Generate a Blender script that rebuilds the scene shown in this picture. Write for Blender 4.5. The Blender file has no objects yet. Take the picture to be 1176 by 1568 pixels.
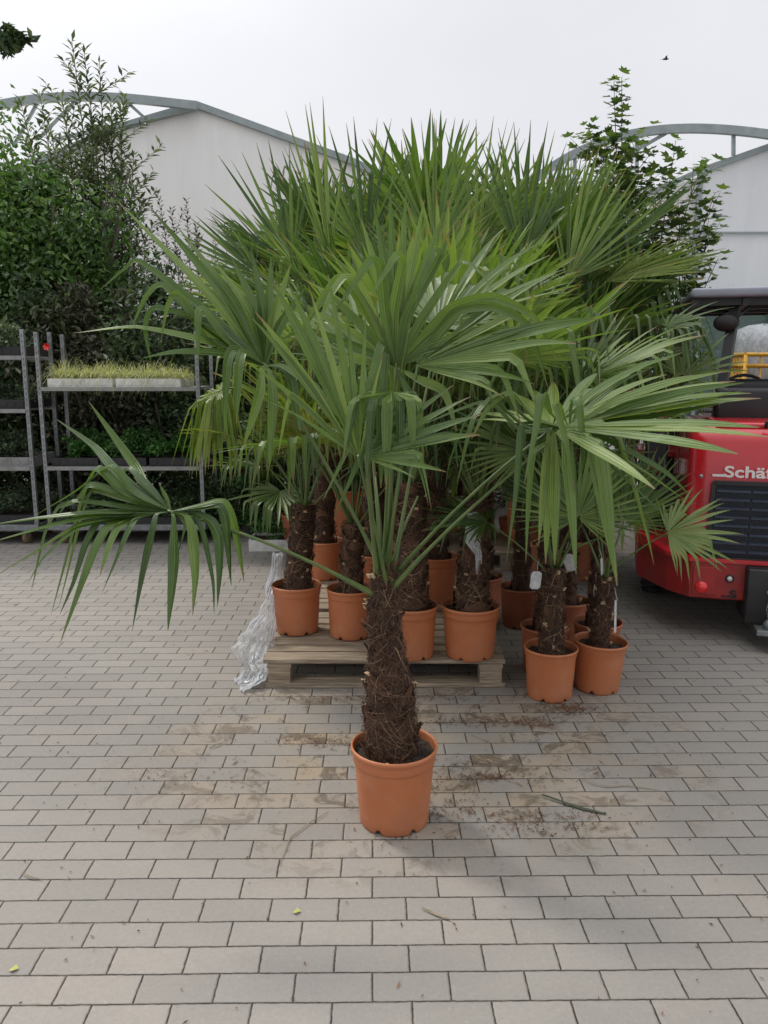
import bpy, bmesh, math, random
import numpy as np
from mathutils import Vector as V, Matrix
R = math.radians
random.seed(7); rng = np.random.default_rng(7)
S = bpy.context.scene
COL = S.collection
# ---------------------------------------------------------------- camera
CAM_H, TILT, FPX = 1.57, R(10.3), 1210.0
cd = bpy.data.cameras.new('camera'); cam = bpy.data.objects.new('camera', cd); COL.objects.link(cam)
cam.location = (0, 0, CAM_H); cam.rotation_euler = (R(90) - TILT, 0, 0)
cd.sensor_width = 36; cd.lens = 36 * FPX / 1568; cd.clip_end = 2000; cd.clip_start = 0.05
S.camera = cam
S.view_settings.view_transform = 'Standard'; S.view_settings.look = 'None'
S.view_settings.gamma = 1; S.view_settings.exposure = 0.1
# ---------------------------------------------------------------- sky and sun
SUN_EL, SUN_AZ = R(50), R(-48)          # azimuth measured from +Y towards +X
sdir = V((math.sin(SUN_AZ) * math.cos(SUN_EL), math.cos(SUN_AZ) * math.cos(SUN_EL), math.sin(SUN_EL)))
w = bpy.data.worlds.new('World'); S.world = w; w.use_nodes = True
nt = w.node_tree; N = nt.nodes; L = nt.links; N.clear()
out = N.new('ShaderNodeOutputWorld'); bg = N.new('ShaderNodeBackground'); bg.inputs[1].default_value = 0.1
sky = N.new('ShaderNodeTexSky'); sky.sky_type = 'NISHITA'; sky.sun_disc = False
sky.sun_elevation = SUN_EL; sky.sun_rotation = SUN_AZ; sky.dust_density = 4
mix = N.new('ShaderNodeMix'); mix.data_type = 'RGBA'; mix.inputs[0].default_value = 0.93
tc = N.new('ShaderNodeTexCoord'); nz = N.new('ShaderNodeTexNoise'); nz.inputs['Scale'].default_value = 1.6
nz.inputs['Detail'].default_value = 5
mp = N.new('ShaderNodeMapping'); mp.inputs['Scale'].default_value = (1, 1, 2.2)
L.new(tc.outputs['Generated'], mp.inputs[0]); L.new(mp.outputs[0], nz.inputs['Vector'])
cr = N.new('ShaderNodeValToRGB'); cr.color_ramp.elements[0].position = 0.3; cr.color_ramp.elements[1].position = 0.7
cr.color_ramp.elements[0].color = (0.70, 0.705, 0.75, 1); cr.color_ramp.elements[1].color = (0.80, 0.805, 0.835, 1)
L.new(nz.outputs['Fac'], cr.inputs[0])
dp = N.new('ShaderNodeVectorMath'); dp.operation = 'DOT_PRODUCT'; dp.inputs[1].default_value = sdir
L.new(tc.outputs['Generated'], dp.inputs[0])
mx = N.new('ShaderNodeMath'); mx.operation = 'MAXIMUM'; mx.inputs[1].default_value = 0; L.new(dp.outputs['Value'], mx.inputs[0])
pw = N.new('ShaderNodeMath'); pw.operation = 'POWER'; pw.inputs[1].default_value = 9; L.new(mx.outputs[0], pw.inputs[0])
ml = N.new('ShaderNodeMath'); ml.operation = 'MULTIPLY_ADD'; ml.inputs[1].default_value = 16; ml.inputs[2].default_value = 10.0
L.new(pw.outputs[0], ml.inputs[0])
sz = N.new('ShaderNodeSeparateXYZ'); L.new(tc.outputs['Generated'], sz.inputs[0])
z4 = N.new('ShaderNodeMath'); z4.operation = 'POWER'; z4.inputs[1].default_value = 4
zm = N.new('ShaderNodeMath'); zm.operation = 'MAXIMUM'; zm.inputs[1].default_value = 0; L.new(sz.outputs[2], zm.inputs[0]); L.new(zm.outputs[0], z4.inputs[0])
za = N.new('ShaderNodeMath'); za.operation = 'MULTIPLY_ADD'; za.inputs[1].default_value = 19; L.new(z4.outputs[0], za.inputs[0]); L.new(ml.outputs[0], za.inputs[2])
sc = N.new('ShaderNodeVectorMath'); sc.operation = 'SCALE'; L.new(cr.outputs[0], sc.inputs[0]); L.new(za.outputs[0], sc.inputs['Scale'])
L.new(sky.outputs[0], mix.inputs[6]); L.new(sc.outputs[0], mix.inputs[7])
L.new(mix.outputs[2], bg.inputs[0]); L.new(bg.outputs[0], out.inputs[0])
sl = bpy.data.lights.new('sun', 'SUN'); sl.energy = 1.9; sl.angle = R(8); sl.color = (1, 0.93, 0.84)
so = bpy.data.objects.new('sun', sl); COL.objects.link(so); so.rotation_euler = (-sdir).to_track_quat('-Z', 'Y').to_euler()

# ---------------------------------------------------------------- helpers
ct, st = math.cos(TILT), math.sin(TILT)
def ray(px, py):
    u = (px - 588) / FPX; v = (784 - py) / FPX
    return V((u, ct + v * st, -st + v * ct))
def at(px, py, d):                      # the point seen at a pixel, d metres ahead
    r = ray(px, py); return V((0, 0, CAM_H)) + r * (d / r.y)
def onz(px, py, z):                     # the point seen at a pixel, on the level z
    r = ray(px, py); return V((0, 0, CAM_H)) + r * ((z - CAM_H) / r.z)
def tag(o, label=None, cat=None, group=None, kind=None):
    if label: o['label'] = label
    if cat: o['category'] = cat
    if group: o['group'] = group
    if kind: o['kind'] = kind
    return o
def empty(name, loc, label, cat, group=None, rz=0):
    o = bpy.data.objects.new(name, None); COL.objects.link(o); o.location = loc; o.rotation_euler = (0, 0, rz)
    o.empty_display_size = 0.1
    return tag(o, label, cat, group)
class MB:                               # a mesh under construction, world or local coordinates
    def __init__(s): s.v = []; s.f = []; s.m = []; s.uv = []; s.sm = []
    def face(s, idx, m=0, uv=None, smooth=False):
        s.f.append(tuple(idx)); s.m.append(m); s.uv.append(uv); s.sm.append(smooth)
    def add(s, pts, faces, m=0, smooth=False, uv=None):
        b = len(s.v); s.v.extend([tuple(p) for p in pts])
        for k, f in enumerate(faces): s.face([b + i for i in f], m, uv[k] if uv else None, smooth)
    def box(s, c, size, m=0, rot=None, bev=0):
        x, y, z = size[0] / 2, size[1] / 2, size[2] / 2; pts = []
        if bev:
            b = bev; bm = bmesh.new(); bmesh.ops.create_cube(bm, size=1)
            for v in bm.verts: v.co = V((v.co.x * 2 * x, v.co.y * 2 * y, v.co.z * 2 * z))
            bmesh.ops.bevel(bm, geom=bm.edges[:], offset=b, segments=2, profile=0.6, affect='EDGES')
            bm.verts.index_update()
            P = [v.co.copy() for v in bm.verts]; F = [[v.index for v in f.verts] for f in bm.faces]; bm.free()
        else:
            P = [V((a * x, b_ * y, c_ * z)) for a in (-1, 1) for b_ in (-1, 1) for c_ in (-1, 1)]
            F = [(0, 1, 3, 2), (4, 6, 7, 5), (0, 4, 5, 1), (2, 3, 7, 6), (0, 2, 6, 4), (1, 5, 7, 3)]
        if rot is not None: P = [rot @ p for p in P]
        s.add([p + V(c) for p in P], F, m)
    def tube(s, pts, rad, n=6, m=0, caps=True, flat=1.0, ref=None):
        pts = [V(p) for p in pts]; k = len(pts)
        if not hasattr(rad, '__len__'): rad = [rad] * k
        b = len(s.v); prev = None
        for i, p in enumerate(pts):
            t = (pts[min(i + 1, k - 1)] - pts[max(i - 1, 0)]).normalized()
            if prev is None:
                a = ref if ref is not None else (V((0, 0, 1)) if abs(t.z) < 0.9 else V((1, 0, 0)))
                prev = a
            x = t.cross(prev)
            if x.length < 1e-5: x = t.orthogonal()
            x.normalize(); y = x.cross(t).normalized(); prev = y
            for j in range(n):
                a = 2 * math.pi * j / n
                s.v.append(tuple(p + (x * math.cos(a) + y * math.sin(a) * flat) * rad[i]))
        for i in range(k - 1):
            for j in range(n):
                s.face((b + i * n + j, b + i * n + (j + 1) % n, b + (i + 1) * n + (j + 1) % n, b + (i + 1) * n + j), m,
                       [(j / n, i / k), ((j + 1) / n, i / k), ((j + 1) / n, (i + 1) / k), (j / n, (i + 1) / k)], True)
        if caps:
            s.face([b + j for j in range(n)][::-1], m); s.face([b + (k - 1) * n + j for j in range(n)], m)
    def lathe(s, prof, c=(0, 0, 0), n=48, m=0, fn=None, M=None):
        b = len(s.v)
        for i, (r, z) in enumerate(prof):
            for j in range(n):
                a = 2 * math.pi * j / n; rr, zz = (r, z) if fn is None else fn(i, j, r, z)
                p = V((rr * math.cos(a), rr * math.sin(a), zz))
                if M is not None: p = M @ p
                s.v.append(tuple(p + V(c)))
        for i in range(len(prof) - 1):
            for j in range(n):
                s.face((b + i * n + j, b + i * n + (j + 1) % n, b + (i + 1) * n + (j + 1) % n, b + (i + 1) * n + j), m, None, True)
    def prism(s, poly, lo, hi, axis, m=0):      # poly in the two other axes
        def mk(a, b_, c_): return {'x': (c_, a, b_), 'y': (a, c_, b_), 'z': (a, b_, c_)}[axis]
        n = len(poly); P = [mk(a, b_, lo) for a, b_ in poly] + [mk(a, b_, hi) for a, b_ in poly]
        s.add(P, [tuple(range(n))[::-1], tuple(range(n, 2 * n))] + [(i, (i + 1) % n, n + (i + 1) % n, n + i) for i in range(n)], m)
    def build(s, name, mats, parent=None, origin=None, fix=True, smooth=None):
        me = bpy.data.meshes.new(name)
        o0 = V(origin) if origin is not None else V((0, 0, 0))
        me.from_pydata([tuple(V(v) - o0) for v in s.v] if origin is not None else s.v, [], s.f)
        if not isinstance(mats, (list, tuple)): mats = [mats]
        for m in mats: me.materials.append(m)
        me.polygons.foreach_set('material_index', s.m)
        me.polygons.foreach_set('use_smooth', [bool(a) or bool(smooth) for a in s.sm])
        if any(u is not None for u in s.uv):
            ul = me.uv_layers.new(name='UVMap'); buf = []
            for f, u in zip(s.f, s.uv):
                if u is None: buf += [0.5, 0.5] * len(f)
                else:
                    for q in u: buf += [q[0], q[1]]
            ul.data.foreach_set('uv', buf)
        if fix:
            bm = bmesh.new(); bm.from_mesh(me); bmesh.ops.recalc_face_normals(bm, faces=bm.faces); bm.to_mesh(me); bm.free()
        o = bpy.data.objects.new(name, me); COL.objects.link(o)
        if parent is not None: o.parent = parent
        if origin is not None and parent is None: o.location = o0
        return o
def quads(name, Vt, nv, mats, parent=None, uvr=None, smooth=False):
    """Vt: (n, nv, 3) separate polygons of nv corners; uvr: a random number per polygon written into the UV map"""
    n = len(Vt); me = bpy.data.meshes.new(name)
    me.vertices.add(n * nv); me.vertices.foreach_set('co', np.asarray(Vt, dtype=np.float32).ravel())
    me.loops.add(n * nv); me.loops.foreach_set('vertex_index', np.arange(n * nv, dtype=np.int32))
    me.polygons.add(n); me.polygons.foreach_set('loop_start', np.arange(0, n * nv, nv, dtype=np.int32))
    me.polygons.foreach_set('loop_total', np.full(n, nv, dtype=np.int32))
    ul = me.uv_layers.new(name='UVMap')
    if uvr is None: uvr = rng.random(n)
    u = np.zeros((n, nv, 2), dtype=np.float32); u[:, :, 0] = uvr[:, None]; u[:, :, 1] = np.linspace(0, 1, nv)[None, :]
    ul.data.foreach_set('uv', u.ravel())
    for m in (mats if isinstance(mats, (list, tuple)) else [mats]): me.materials.append(m)
    me.update(); me.validate()
    o = bpy.data.objects.new(name, me); COL.objects.link(o)
    if parent is not None: o.parent = parent
    return o

# ---------------------------------------------------------------- materials
def mat(name):
    m = bpy.data.materials.new(name); m.use_nodes = True; t = m.node_tree
    return m, t, t.nodes, t.links, t.nodes['Principled BSDF']
def setp(b, col=None, rough=0.5, metal=0, coat=0, spec=None):
    if col: b.inputs['Base Color'].default_value = (*col, 1)
    b.inputs['Roughness'].default_value = rough; b.inputs['Metallic'].default_value = metal
    if coat: b.inputs['Coat Weight'].default_value = coat; b.inputs['Coat Roughness'].default_value = 0.08
    if spec is not None: b.inputs['Specular IOR Level'].default_value = spec
def noisy(name, c1, c2, scale=8, rough=0.6, metal=0, bump=0.2, bscale=60, coat=0, detail=6, dirt=None, stretch=(1, 1, 1), dist=0.004):
    m, t, n, l, b = mat(name); setp(b, c1, rough, metal, coat)
    tc = n.new('ShaderNodeTexCoord'); mp = n.new('ShaderNodeMapping'); mp.inputs['Scale'].default_value = stretch
    l.new(tc.outputs['Object'], mp.inputs[0])
    a = n.new('ShaderNodeTexNoise'); a.inputs['Scale'].default_value = scale; a.inputs['Detail'].default_value = detail
    l.new(mp.outputs[0], a.inputs['Vector'])
    r = n.new('ShaderNodeValToRGB'); r.color_ramp.elements[0].position = 0.3; r.color_ramp.elements[1].position = 0.7
    r.color_ramp.elements[0].color = (*c1, 1); r.color_ramp.elements[1].color = (*c2, 1)
    l.new(a.outputs['Fac'], r.inputs[0]); last = r.outputs[0]
    if dirt:
        d = n.new('ShaderNodeTexNoise'); d.inputs['Scale'].default_value = scale * 0.35; d.inputs['Detail'].default_value = 9; d.inputs['Roughness'].default_value = 0.75
        l.new(mp.outputs[0], d.inputs['Vector'])
        q = n.new('ShaderNodeValToRGB'); q.color_ramp.elements[0].position = 0.52; q.color_ramp.elements[1].position = 0.72
        l.new(d.outputs['Fac'], q.inputs[0])
        x = n.new('ShaderNodeMix'); x.data_type = 'RGBA'; l.new(q.outputs[0], x.inputs[0]); l.new(last, x.inputs[6]); x.inputs[7].default_value = (*dirt, 1); last = x.outputs[2]
    l.new(last, b.inputs['Base Color'])
    rr = n.new('ShaderNodeMapRange'); rr.inputs[3].default_value = max(0.02, rough - 0.1); rr.inputs[4].default_value = min(1, rough + 0.12)
    l.new(a.outputs['Fac'], rr.inputs[0]); l.new(rr.outputs[0], b.inputs['Roughness'])
    if bump:
        c = n.new('ShaderNodeTexNoise'); c.inputs['Scale'].default_value = bscale; c.inputs['Detail'].default_value = 5; l.new(mp.outputs[0], c.inputs['Vector'])
        bp = n.new('ShaderNodeBump'); bp.inputs['Strength'].default_value = bump; bp.inputs['Distance'].default_value = dist
        l.new(c.outputs['Fac'], bp.inputs['Height']); l.new(bp.outputs[0], b.inputs['Normal'])
    return m
def leafmat(name, cols, trans=0.3, rough=0.45, stripes=0, spec=0.5, uvvar=True):
    m, t, n, l, b = mat(name); setp(b, cols[0], rough, spec=spec)
    r = n.new('ShaderNodeValToRGB'); els = r.color_ramp.elements
    while len(els) < len(cols): els.new(0.5)
    for i, c in enumerate(cols): els[i].position = i / (len(cols) - 1); els[i].color = (*c, 1)
    uv = n.new('ShaderNodeUVMap'); sp = n.new('ShaderNodeSeparateXYZ'); l.new(uv.outputs[0], sp.inputs[0])
    oi = n.new('ShaderNodeObjectInfo')
    if stripes:     # fronds: hue by frond and by segment, veins running lengthwise, browned tips
        tcn = n.new('ShaderNodeTexCoord'); nn = n.new('ShaderNodeTexNoise'); nn.inputs['Scale'].default_value = 14
        l.new(tcn.outputs['Object'], nn.inputs['Vector'])
        fl = n.new('ShaderNodeMath'); fl.operation = 'FLOOR'; l.new(sp.outputs[0], fl.inputs[0])
        wn = n.new('ShaderNodeTexWhiteNoise'); wn.noise_dimensions = '1D'; l.new(fl.outputs[0], wn.inputs['W'])
        a = n.new('ShaderNodeMath'); a.operation = 'MULTIPLY_ADD'; a.inputs[1].default_value = 0.55; l.new(wn.outputs['Value'], a.inputs[0])
        a2 = n.new('ShaderNodeMath'); a2.operation = 'MULTIPLY_ADD'; a2.inputs[1].default_value = 0.50; l.new(oi.outputs['Random'], a2.inputs[0])
        a3 = n.new('ShaderNodeMath'); a3.operation = 'MULTIPLY'; a3.inputs[1].default_value = 0.3; l.new(nn.outputs['Fac'], a3.inputs[0])
        l.new(a3.outputs[0], a2.inputs[2]); l.new(a2.outputs[0], a.inputs[2]); l.new(a.outputs[0], r.inputs[0])
        fr = n.new('ShaderNodeMath'); fr.operation = 'FRACT'; l.new(sp.outputs[0], fr.inputs[0])
        wv = n.new('ShaderNodeMath'); wv.operation = 'MULTIPLY'; wv.inputs[1].default_value = stripes * 6.283; l.new(fr.outputs[0], wv.inputs[0])
        sn = n.new('ShaderNodeMath'); sn.operation = 'SINE'; l.new(wv.outputs[0], sn.inputs[0])
        mr = n.new('ShaderNodeMapRange'); mr.inputs[1].default_value = -1; mr.inputs[3].default_value = 0.82; mr.inputs[4].default_value = 1.12; l.new(sn.outputs[0], mr.inputs[0])
        vs = n.new('ShaderNodeVectorMath'); vs.operation = 'SCALE'; l.new(r.outputs[0], vs.inputs[0]); l.new(mr.outputs[0], vs.inputs['Scale'])
        # midrib paler
        rib = n.new('ShaderNodeMath'); rib.operation = 'COMPARE'; rib.inputs[1].default_value = 0.5; rib.inputs[2].default_value = 0.035; l.new(fr.outputs[0], rib.inputs[0])
        rm = n.new('ShaderNodeMix'); rm.data_type = 'RGBA'; rm.inputs[7].default_value = (0.17, 0.24, 0.06, 1); l.new(vs.outputs[0], rm.inputs[6])
        rk = n.new('ShaderNodeMath'); rk.operation = 'MULTIPLY'; rk.inputs[1].default_value = 0.55; l.new(rib.outputs[0], rk.inputs[0]); l.new(rk.outputs[0], rm.inputs[0])
        # brown dry tips
        tp = n.new('ShaderNodeMath'); tp.operation = 'MULTIPLY_ADD'; tp.inputs[1].default_value = 0.10; l.new(wn.outputs['Value'], tp.inputs[0]); tp.inputs[2].default_value = 0.0
        ad = n.new('ShaderNodeMath'); ad.operation = 'ADD'; l.new(sp.outputs[1], ad.inputs[0]); l.new(tp.outputs[0], ad.inputs[1])
        tr = n.new('ShaderNodeMapRange'); tr.inputs[1].default_value = 0.96; tr.inputs[2].default_value = 1.03; l.new(ad.outputs[0], tr.inputs[0])
        tm = n.new('ShaderNodeMix'); tm.data_type = 'RGBA'; tm.inputs[7].default_value = (0.22, 0.15, 0.07, 1); l.new(rm.outputs[2], tm.inputs[6]); l.new(tr.outputs[0], tm.inputs[0])
        col = tm.outputs[2]
        bp = n.new('ShaderNodeBump'); bp.inputs['Strength'].default_value = 0.35; bp.inputs['Distance'].default_value = 0.0015
        l.new(sn.outputs[0], bp.inputs['Height']); l.new(bp.outputs[0], b.inputs['Normal'])
    else:
        l.new(sp.outputs[0] if uvvar else oi.outputs['Random'], r.inputs[0]); col = r.outputs[0]
    l.new(col, b.inputs['Base Color'])
    tl = n.new('ShaderNodeBsdfTranslucent'); ms = n.new('ShaderNodeMixShader'); ms.inputs[0].default_value = trans
    g = n.new('ShaderNodeMix'); g.data_type = 'RGBA'; g.blend_type = 'MULTIPLY'; g.inputs[0].default_value = 1; g.inputs[7].default_value = (1.18, 1.28, 0.6, 1); g.clamp_result = False
    l.new(col, g.inputs[6]); l.new(g.outputs[2], tl.inputs[0])
    o = n['Material Output']; l.new(b.outputs[0], ms.inputs[1]); l.new(tl.outputs[0], ms.inputs[2]); l.new(ms.outputs[0], o.inputs[0])
    return m
def plain(name, col, rough=0.5, metal=0, coat=0):
    return noisy(name, col, tuple(min(1, c * 1.18 + 0.004) for c in col), 12, rough, metal, 0.08, 120, coat)

M_FROND = leafmat('frond_green', [(0.010, 0.030, 0.011), (0.056, 0.112, 0.022), (0.120, 0.195, 0.038), (0.20, 0.27, 0.07)], 0.34, 0.36, stripes=5, spec=0.65)
M_FRONDY = leafmat('frond_yellow_green', [(0.07, 0.14, 0.02), (0.12, 0.19, 0.022), (0.19, 0.24, 0.03), (0.24, 0.26, 0.04)], 0.34, 0.36, stripes=5, spec=0.6)
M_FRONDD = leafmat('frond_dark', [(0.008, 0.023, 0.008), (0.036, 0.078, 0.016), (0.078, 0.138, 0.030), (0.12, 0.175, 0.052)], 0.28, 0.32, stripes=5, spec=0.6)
M_PET = noisy('petiole_green', (0.05, 0.10, 0.025), (0.12, 0.16, 0.04), 20, 0.45, bump=0.1, stretch=(1, 1, 0.2))
M_POT = noisy('terracotta_plastic', (0.43, 0.137, 0.053), (0.49, 0.17, 0.070), 7, 0.42, bump=0.06, bscale=200, dirt=(0.36, 0.15, 0.08))
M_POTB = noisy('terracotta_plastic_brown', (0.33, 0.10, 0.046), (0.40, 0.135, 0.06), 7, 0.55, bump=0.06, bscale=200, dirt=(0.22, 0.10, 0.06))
def vary(m, lo=.86, hi=1.1):
    t = m.node_tree; n = t.nodes; l = t.links; b = n['Principled BSDF']; src = b.inputs['Base Color'].links[0].from_socket
    oi = n.new('ShaderNodeObjectInfo'); mr = n.new('ShaderNodeMapRange'); mr.inputs[3].default_value = lo; mr.inputs[4].default_value = hi; l.new(oi.outputs['Random'], mr.inputs[0])
    vs = n.new('ShaderNodeVectorMath'); vs.operation = 'SCALE'; l.new(src, vs.inputs[0]); l.new(mr.outputs[0], vs.inputs['Scale'])
    tc = n.new('ShaderNodeTexCoord'); av = n.new('ShaderNodeVectorMath'); av.operation = 'ADD'; l.new(tc.outputs['Object'], av.inputs[0])
    sc_ = n.new('ShaderNodeCombineXYZ'); mm = n.new('ShaderNodeMath'); mm.operation = 'MULTIPLY'; mm.inputs[1].default_value = 37; l.new(oi.outputs['Random'], mm.inputs[0]); l.new(mm.outputs[0], sc_.inputs[0]); l.new(sc_.outputs[0], av.inputs[1])
    a = n.new('ShaderNodeTexNoise'); a.inputs['Scale'].default_value = 55; a.inputs['Detail'].default_value = 7; a.inputs['Roughness'].default_value = .8; l.new(av.outputs[0], a.inputs['Vector'])
    r = n.new('ShaderNodeValToRGB'); r.color_ramp.elements[0].position = .60; r.color_ramp.elements[1].position = .70; l.new(a.outputs['Fac'], r.inputs[0])
    f = n.new('ShaderNodeMath'); f.operation = 'MULTIPLY'; f.inputs[1].default_value = .45; l.new(r.outputs[0], f.inputs[0])
    x = n.new('ShaderNodeMix'); x.data_type = 'RGBA'; l.new(f.outputs[0], x.inputs[0]); l.new(vs.outputs[0], x.inputs[6]); x.inputs[7].default_value = (.16, .10, .06, 1)
    c = n.new('ShaderNodeTexNoise'); c.inputs['Scale'].default_value = 9; c.inputs['Detail'].default_value = 5; l.new(av.outputs[0], c.inputs['Vector'])
    r2 = n.new('ShaderNodeValToRGB'); r2.color_ramp.elements[0].position = .55; r2.color_ramp.elements[1].position = .8; l.new(c.outputs['Fac'], r2.inputs[0])
    f2 = n.new('ShaderNodeMath'); f2.operation = 'MULTIPLY'; f2.inputs[1].default_value = .3; l.new(r2.outputs[0], f2.inputs[0])
    y = n.new('ShaderNodeMix'); y.data_type = 'RGBA'; l.new(f2.outputs[0], y.inputs[0]); l.new(x.outputs[2], y.inputs[6]); y.inputs[7].default_value = (.52, .28, .18, 1); l.new(y.outputs[2], b.inputs['Base Color'])
vary(M_POT); vary(M_POTB)
M_SOIL = noisy('potting_soil', (0.02, 0.014, 0.009), (0.085, 0.06, 0.04), 60, 0.95, bump=1, bscale=160, dist=0.02)
M_TRUNK = noisy('trunk_fibre_base', (0.030, 0.014, 0.008), (0.115, 0.056, 0.030), 22, 0.95, bump=1, bscale=90, stretch=(1, 1, 0.55), dist=0.015)
M_FIBRE = leafmat('trunk_fibre', [(0.034, 0.016, 0.009), (0.095, 0.045, 0.024), (0.17, 0.092, 0.050), (0.34, 0.23, 0.14)], 0.1, 0.7)
M_BOOT = leafmat('leaf_base_scale', [(0.040, 0.019, 0.010), (0.085, 0.040, 0.020), (0.15, 0.072, 0.036), (0.24, 0.13, 0.07)], 0.05, 0.8)
M_CUT = noisy('cut_leaf_base', (0.35, 0.24, 0.13), (0.5, 0.38, 0.22), 40, 0.8)
def woodmat(name, c1, c2, grey):
    m, t, n, l, b = mat(name); setp(b, c1, 0.85)
    tc = n.new('ShaderNodeTexCoord'); mp = n.new('ShaderNodeMapping'); mp.inputs['Scale'].default_value = (1.2, 22, 22); l.new(tc.outputs['Object'], mp.inputs[0])
    a = n.new('ShaderNodeTexNoise'); a.inputs['Scale'].default_value = 5; a.inputs['Detail'].default_value = 8; a.inputs['Distortion'].default_value = 0.6; l.new(mp.outputs[0], a.inputs['Vector'])
    r = n.new('ShaderNodeValToRGB'); e = r.color_ramp.elements; e[0].position = 0.25; e[1].position = 0.75; e[0].color = (*c1, 1); e[1].color = (*c2, 1)
    x = e.new(0.5); x.color = (*grey, 1)
    l.new(a.outputs['Fac'], r.inputs[0]); l.new(r.outputs[0], b.inputs['Base Color'])
    bp = n.new('ShaderNodeBump'); bp.inputs['Strength'].default_value = 0.6; bp.inputs['Distance'].default_value = 0.004; l.new(a.outputs['Fac'], bp.inputs['Height']); l.new(bp.outputs[0], b.inputs['Normal'])
    return m
M_WOOD = woodmat('weathered_pallet_wood', (0.11, 0.08, 0.055), (0.44, 0.36, 0.26), (0.28, 0.22, 0.155))
M_GALV = noisy('galvanised_steel', (0.20, 0.215, 0.22), (0.33, 0.345, 0.35), 30, 0.5, 0.75, 0.1, dirt=(0.16, 0.15, 0.13))
M_SHELF = noisy('grey_shelf_board', (0.21, 0.215, 0.21), (0.30, 0.30, 0.29), 14, 0.6, dirt=(0.15, 0.14, 0.12))
M_STEELG = noisy('grey_green_steel', (0.24, 0.28, 0.28), (0.33, 0.37, 0.37), 6, 0.55, 0.3)
M_BLACK = noisy('black_plastic', (0.010, 0.010, 0.011), (0.022, 0.022, 0.023), 10, 0.5, bump=0.05)
M_TYRE = noisy('tyre_rubber', (0.012, 0.012, 0.012), (0.03, 0.028, 0.026), 20, 0.85, bump=0.3)
M_RED = noisy('red_paint', (0.46, 0.010, 0.018), (0.52, 0.018, 0.026), 6, 0.28, coat=0.55, bump=0.01, dirt=(0.43, 0.022, 0.026))
M_REDD = noisy('red_paint_dull', (0.28, 0.012, 0.012), (0.36, 0.02, 0.018), 11, 0.42, coat=0.15, bump=0.05, dirt=(0.14, 0.045, 0.035))
M_REDL = noisy('red_lamp_plastic', (0.7, 0.012, 0.012), (0.8, 0.02, 0.02), 60, 0.2, coat=0.8, bump=0)
M_LETTER = plain('silver_lettering', (0.62, 0.60, 0.58), 0.35)
M_YEL = noisy('yellow_paint', (0.62, 0.32, 0.02), (0.7, 0.4, 0.03), 8, 0.5, dirt=(0.3, 0.16, 0.04))
M_WHITE = noisy('white_polystyrene', (0.62, 0.62, 0.60), (0.75, 0.75, 0.73), 16, 0.7, dirt=(0.45, 0.43, 0.38))
M_TAG = noisy('white_label_card', (0.36, 0.36, 0.36), (0.58, 0.58, 0.58), 60, 0.6)
M_BARK = noisy('bark', (0.05, 0.04, 0.03), (0.13, 0.105, 0.08), 20, 0.95, bump=0.8, stretch=(1, 1, 0.2), dist=0.02)
M_TWIG = noisy('twig_bark', (0.07, 0.06, 0.035), (0.14, 0.12, 0.07), 20, 0.9)

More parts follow.
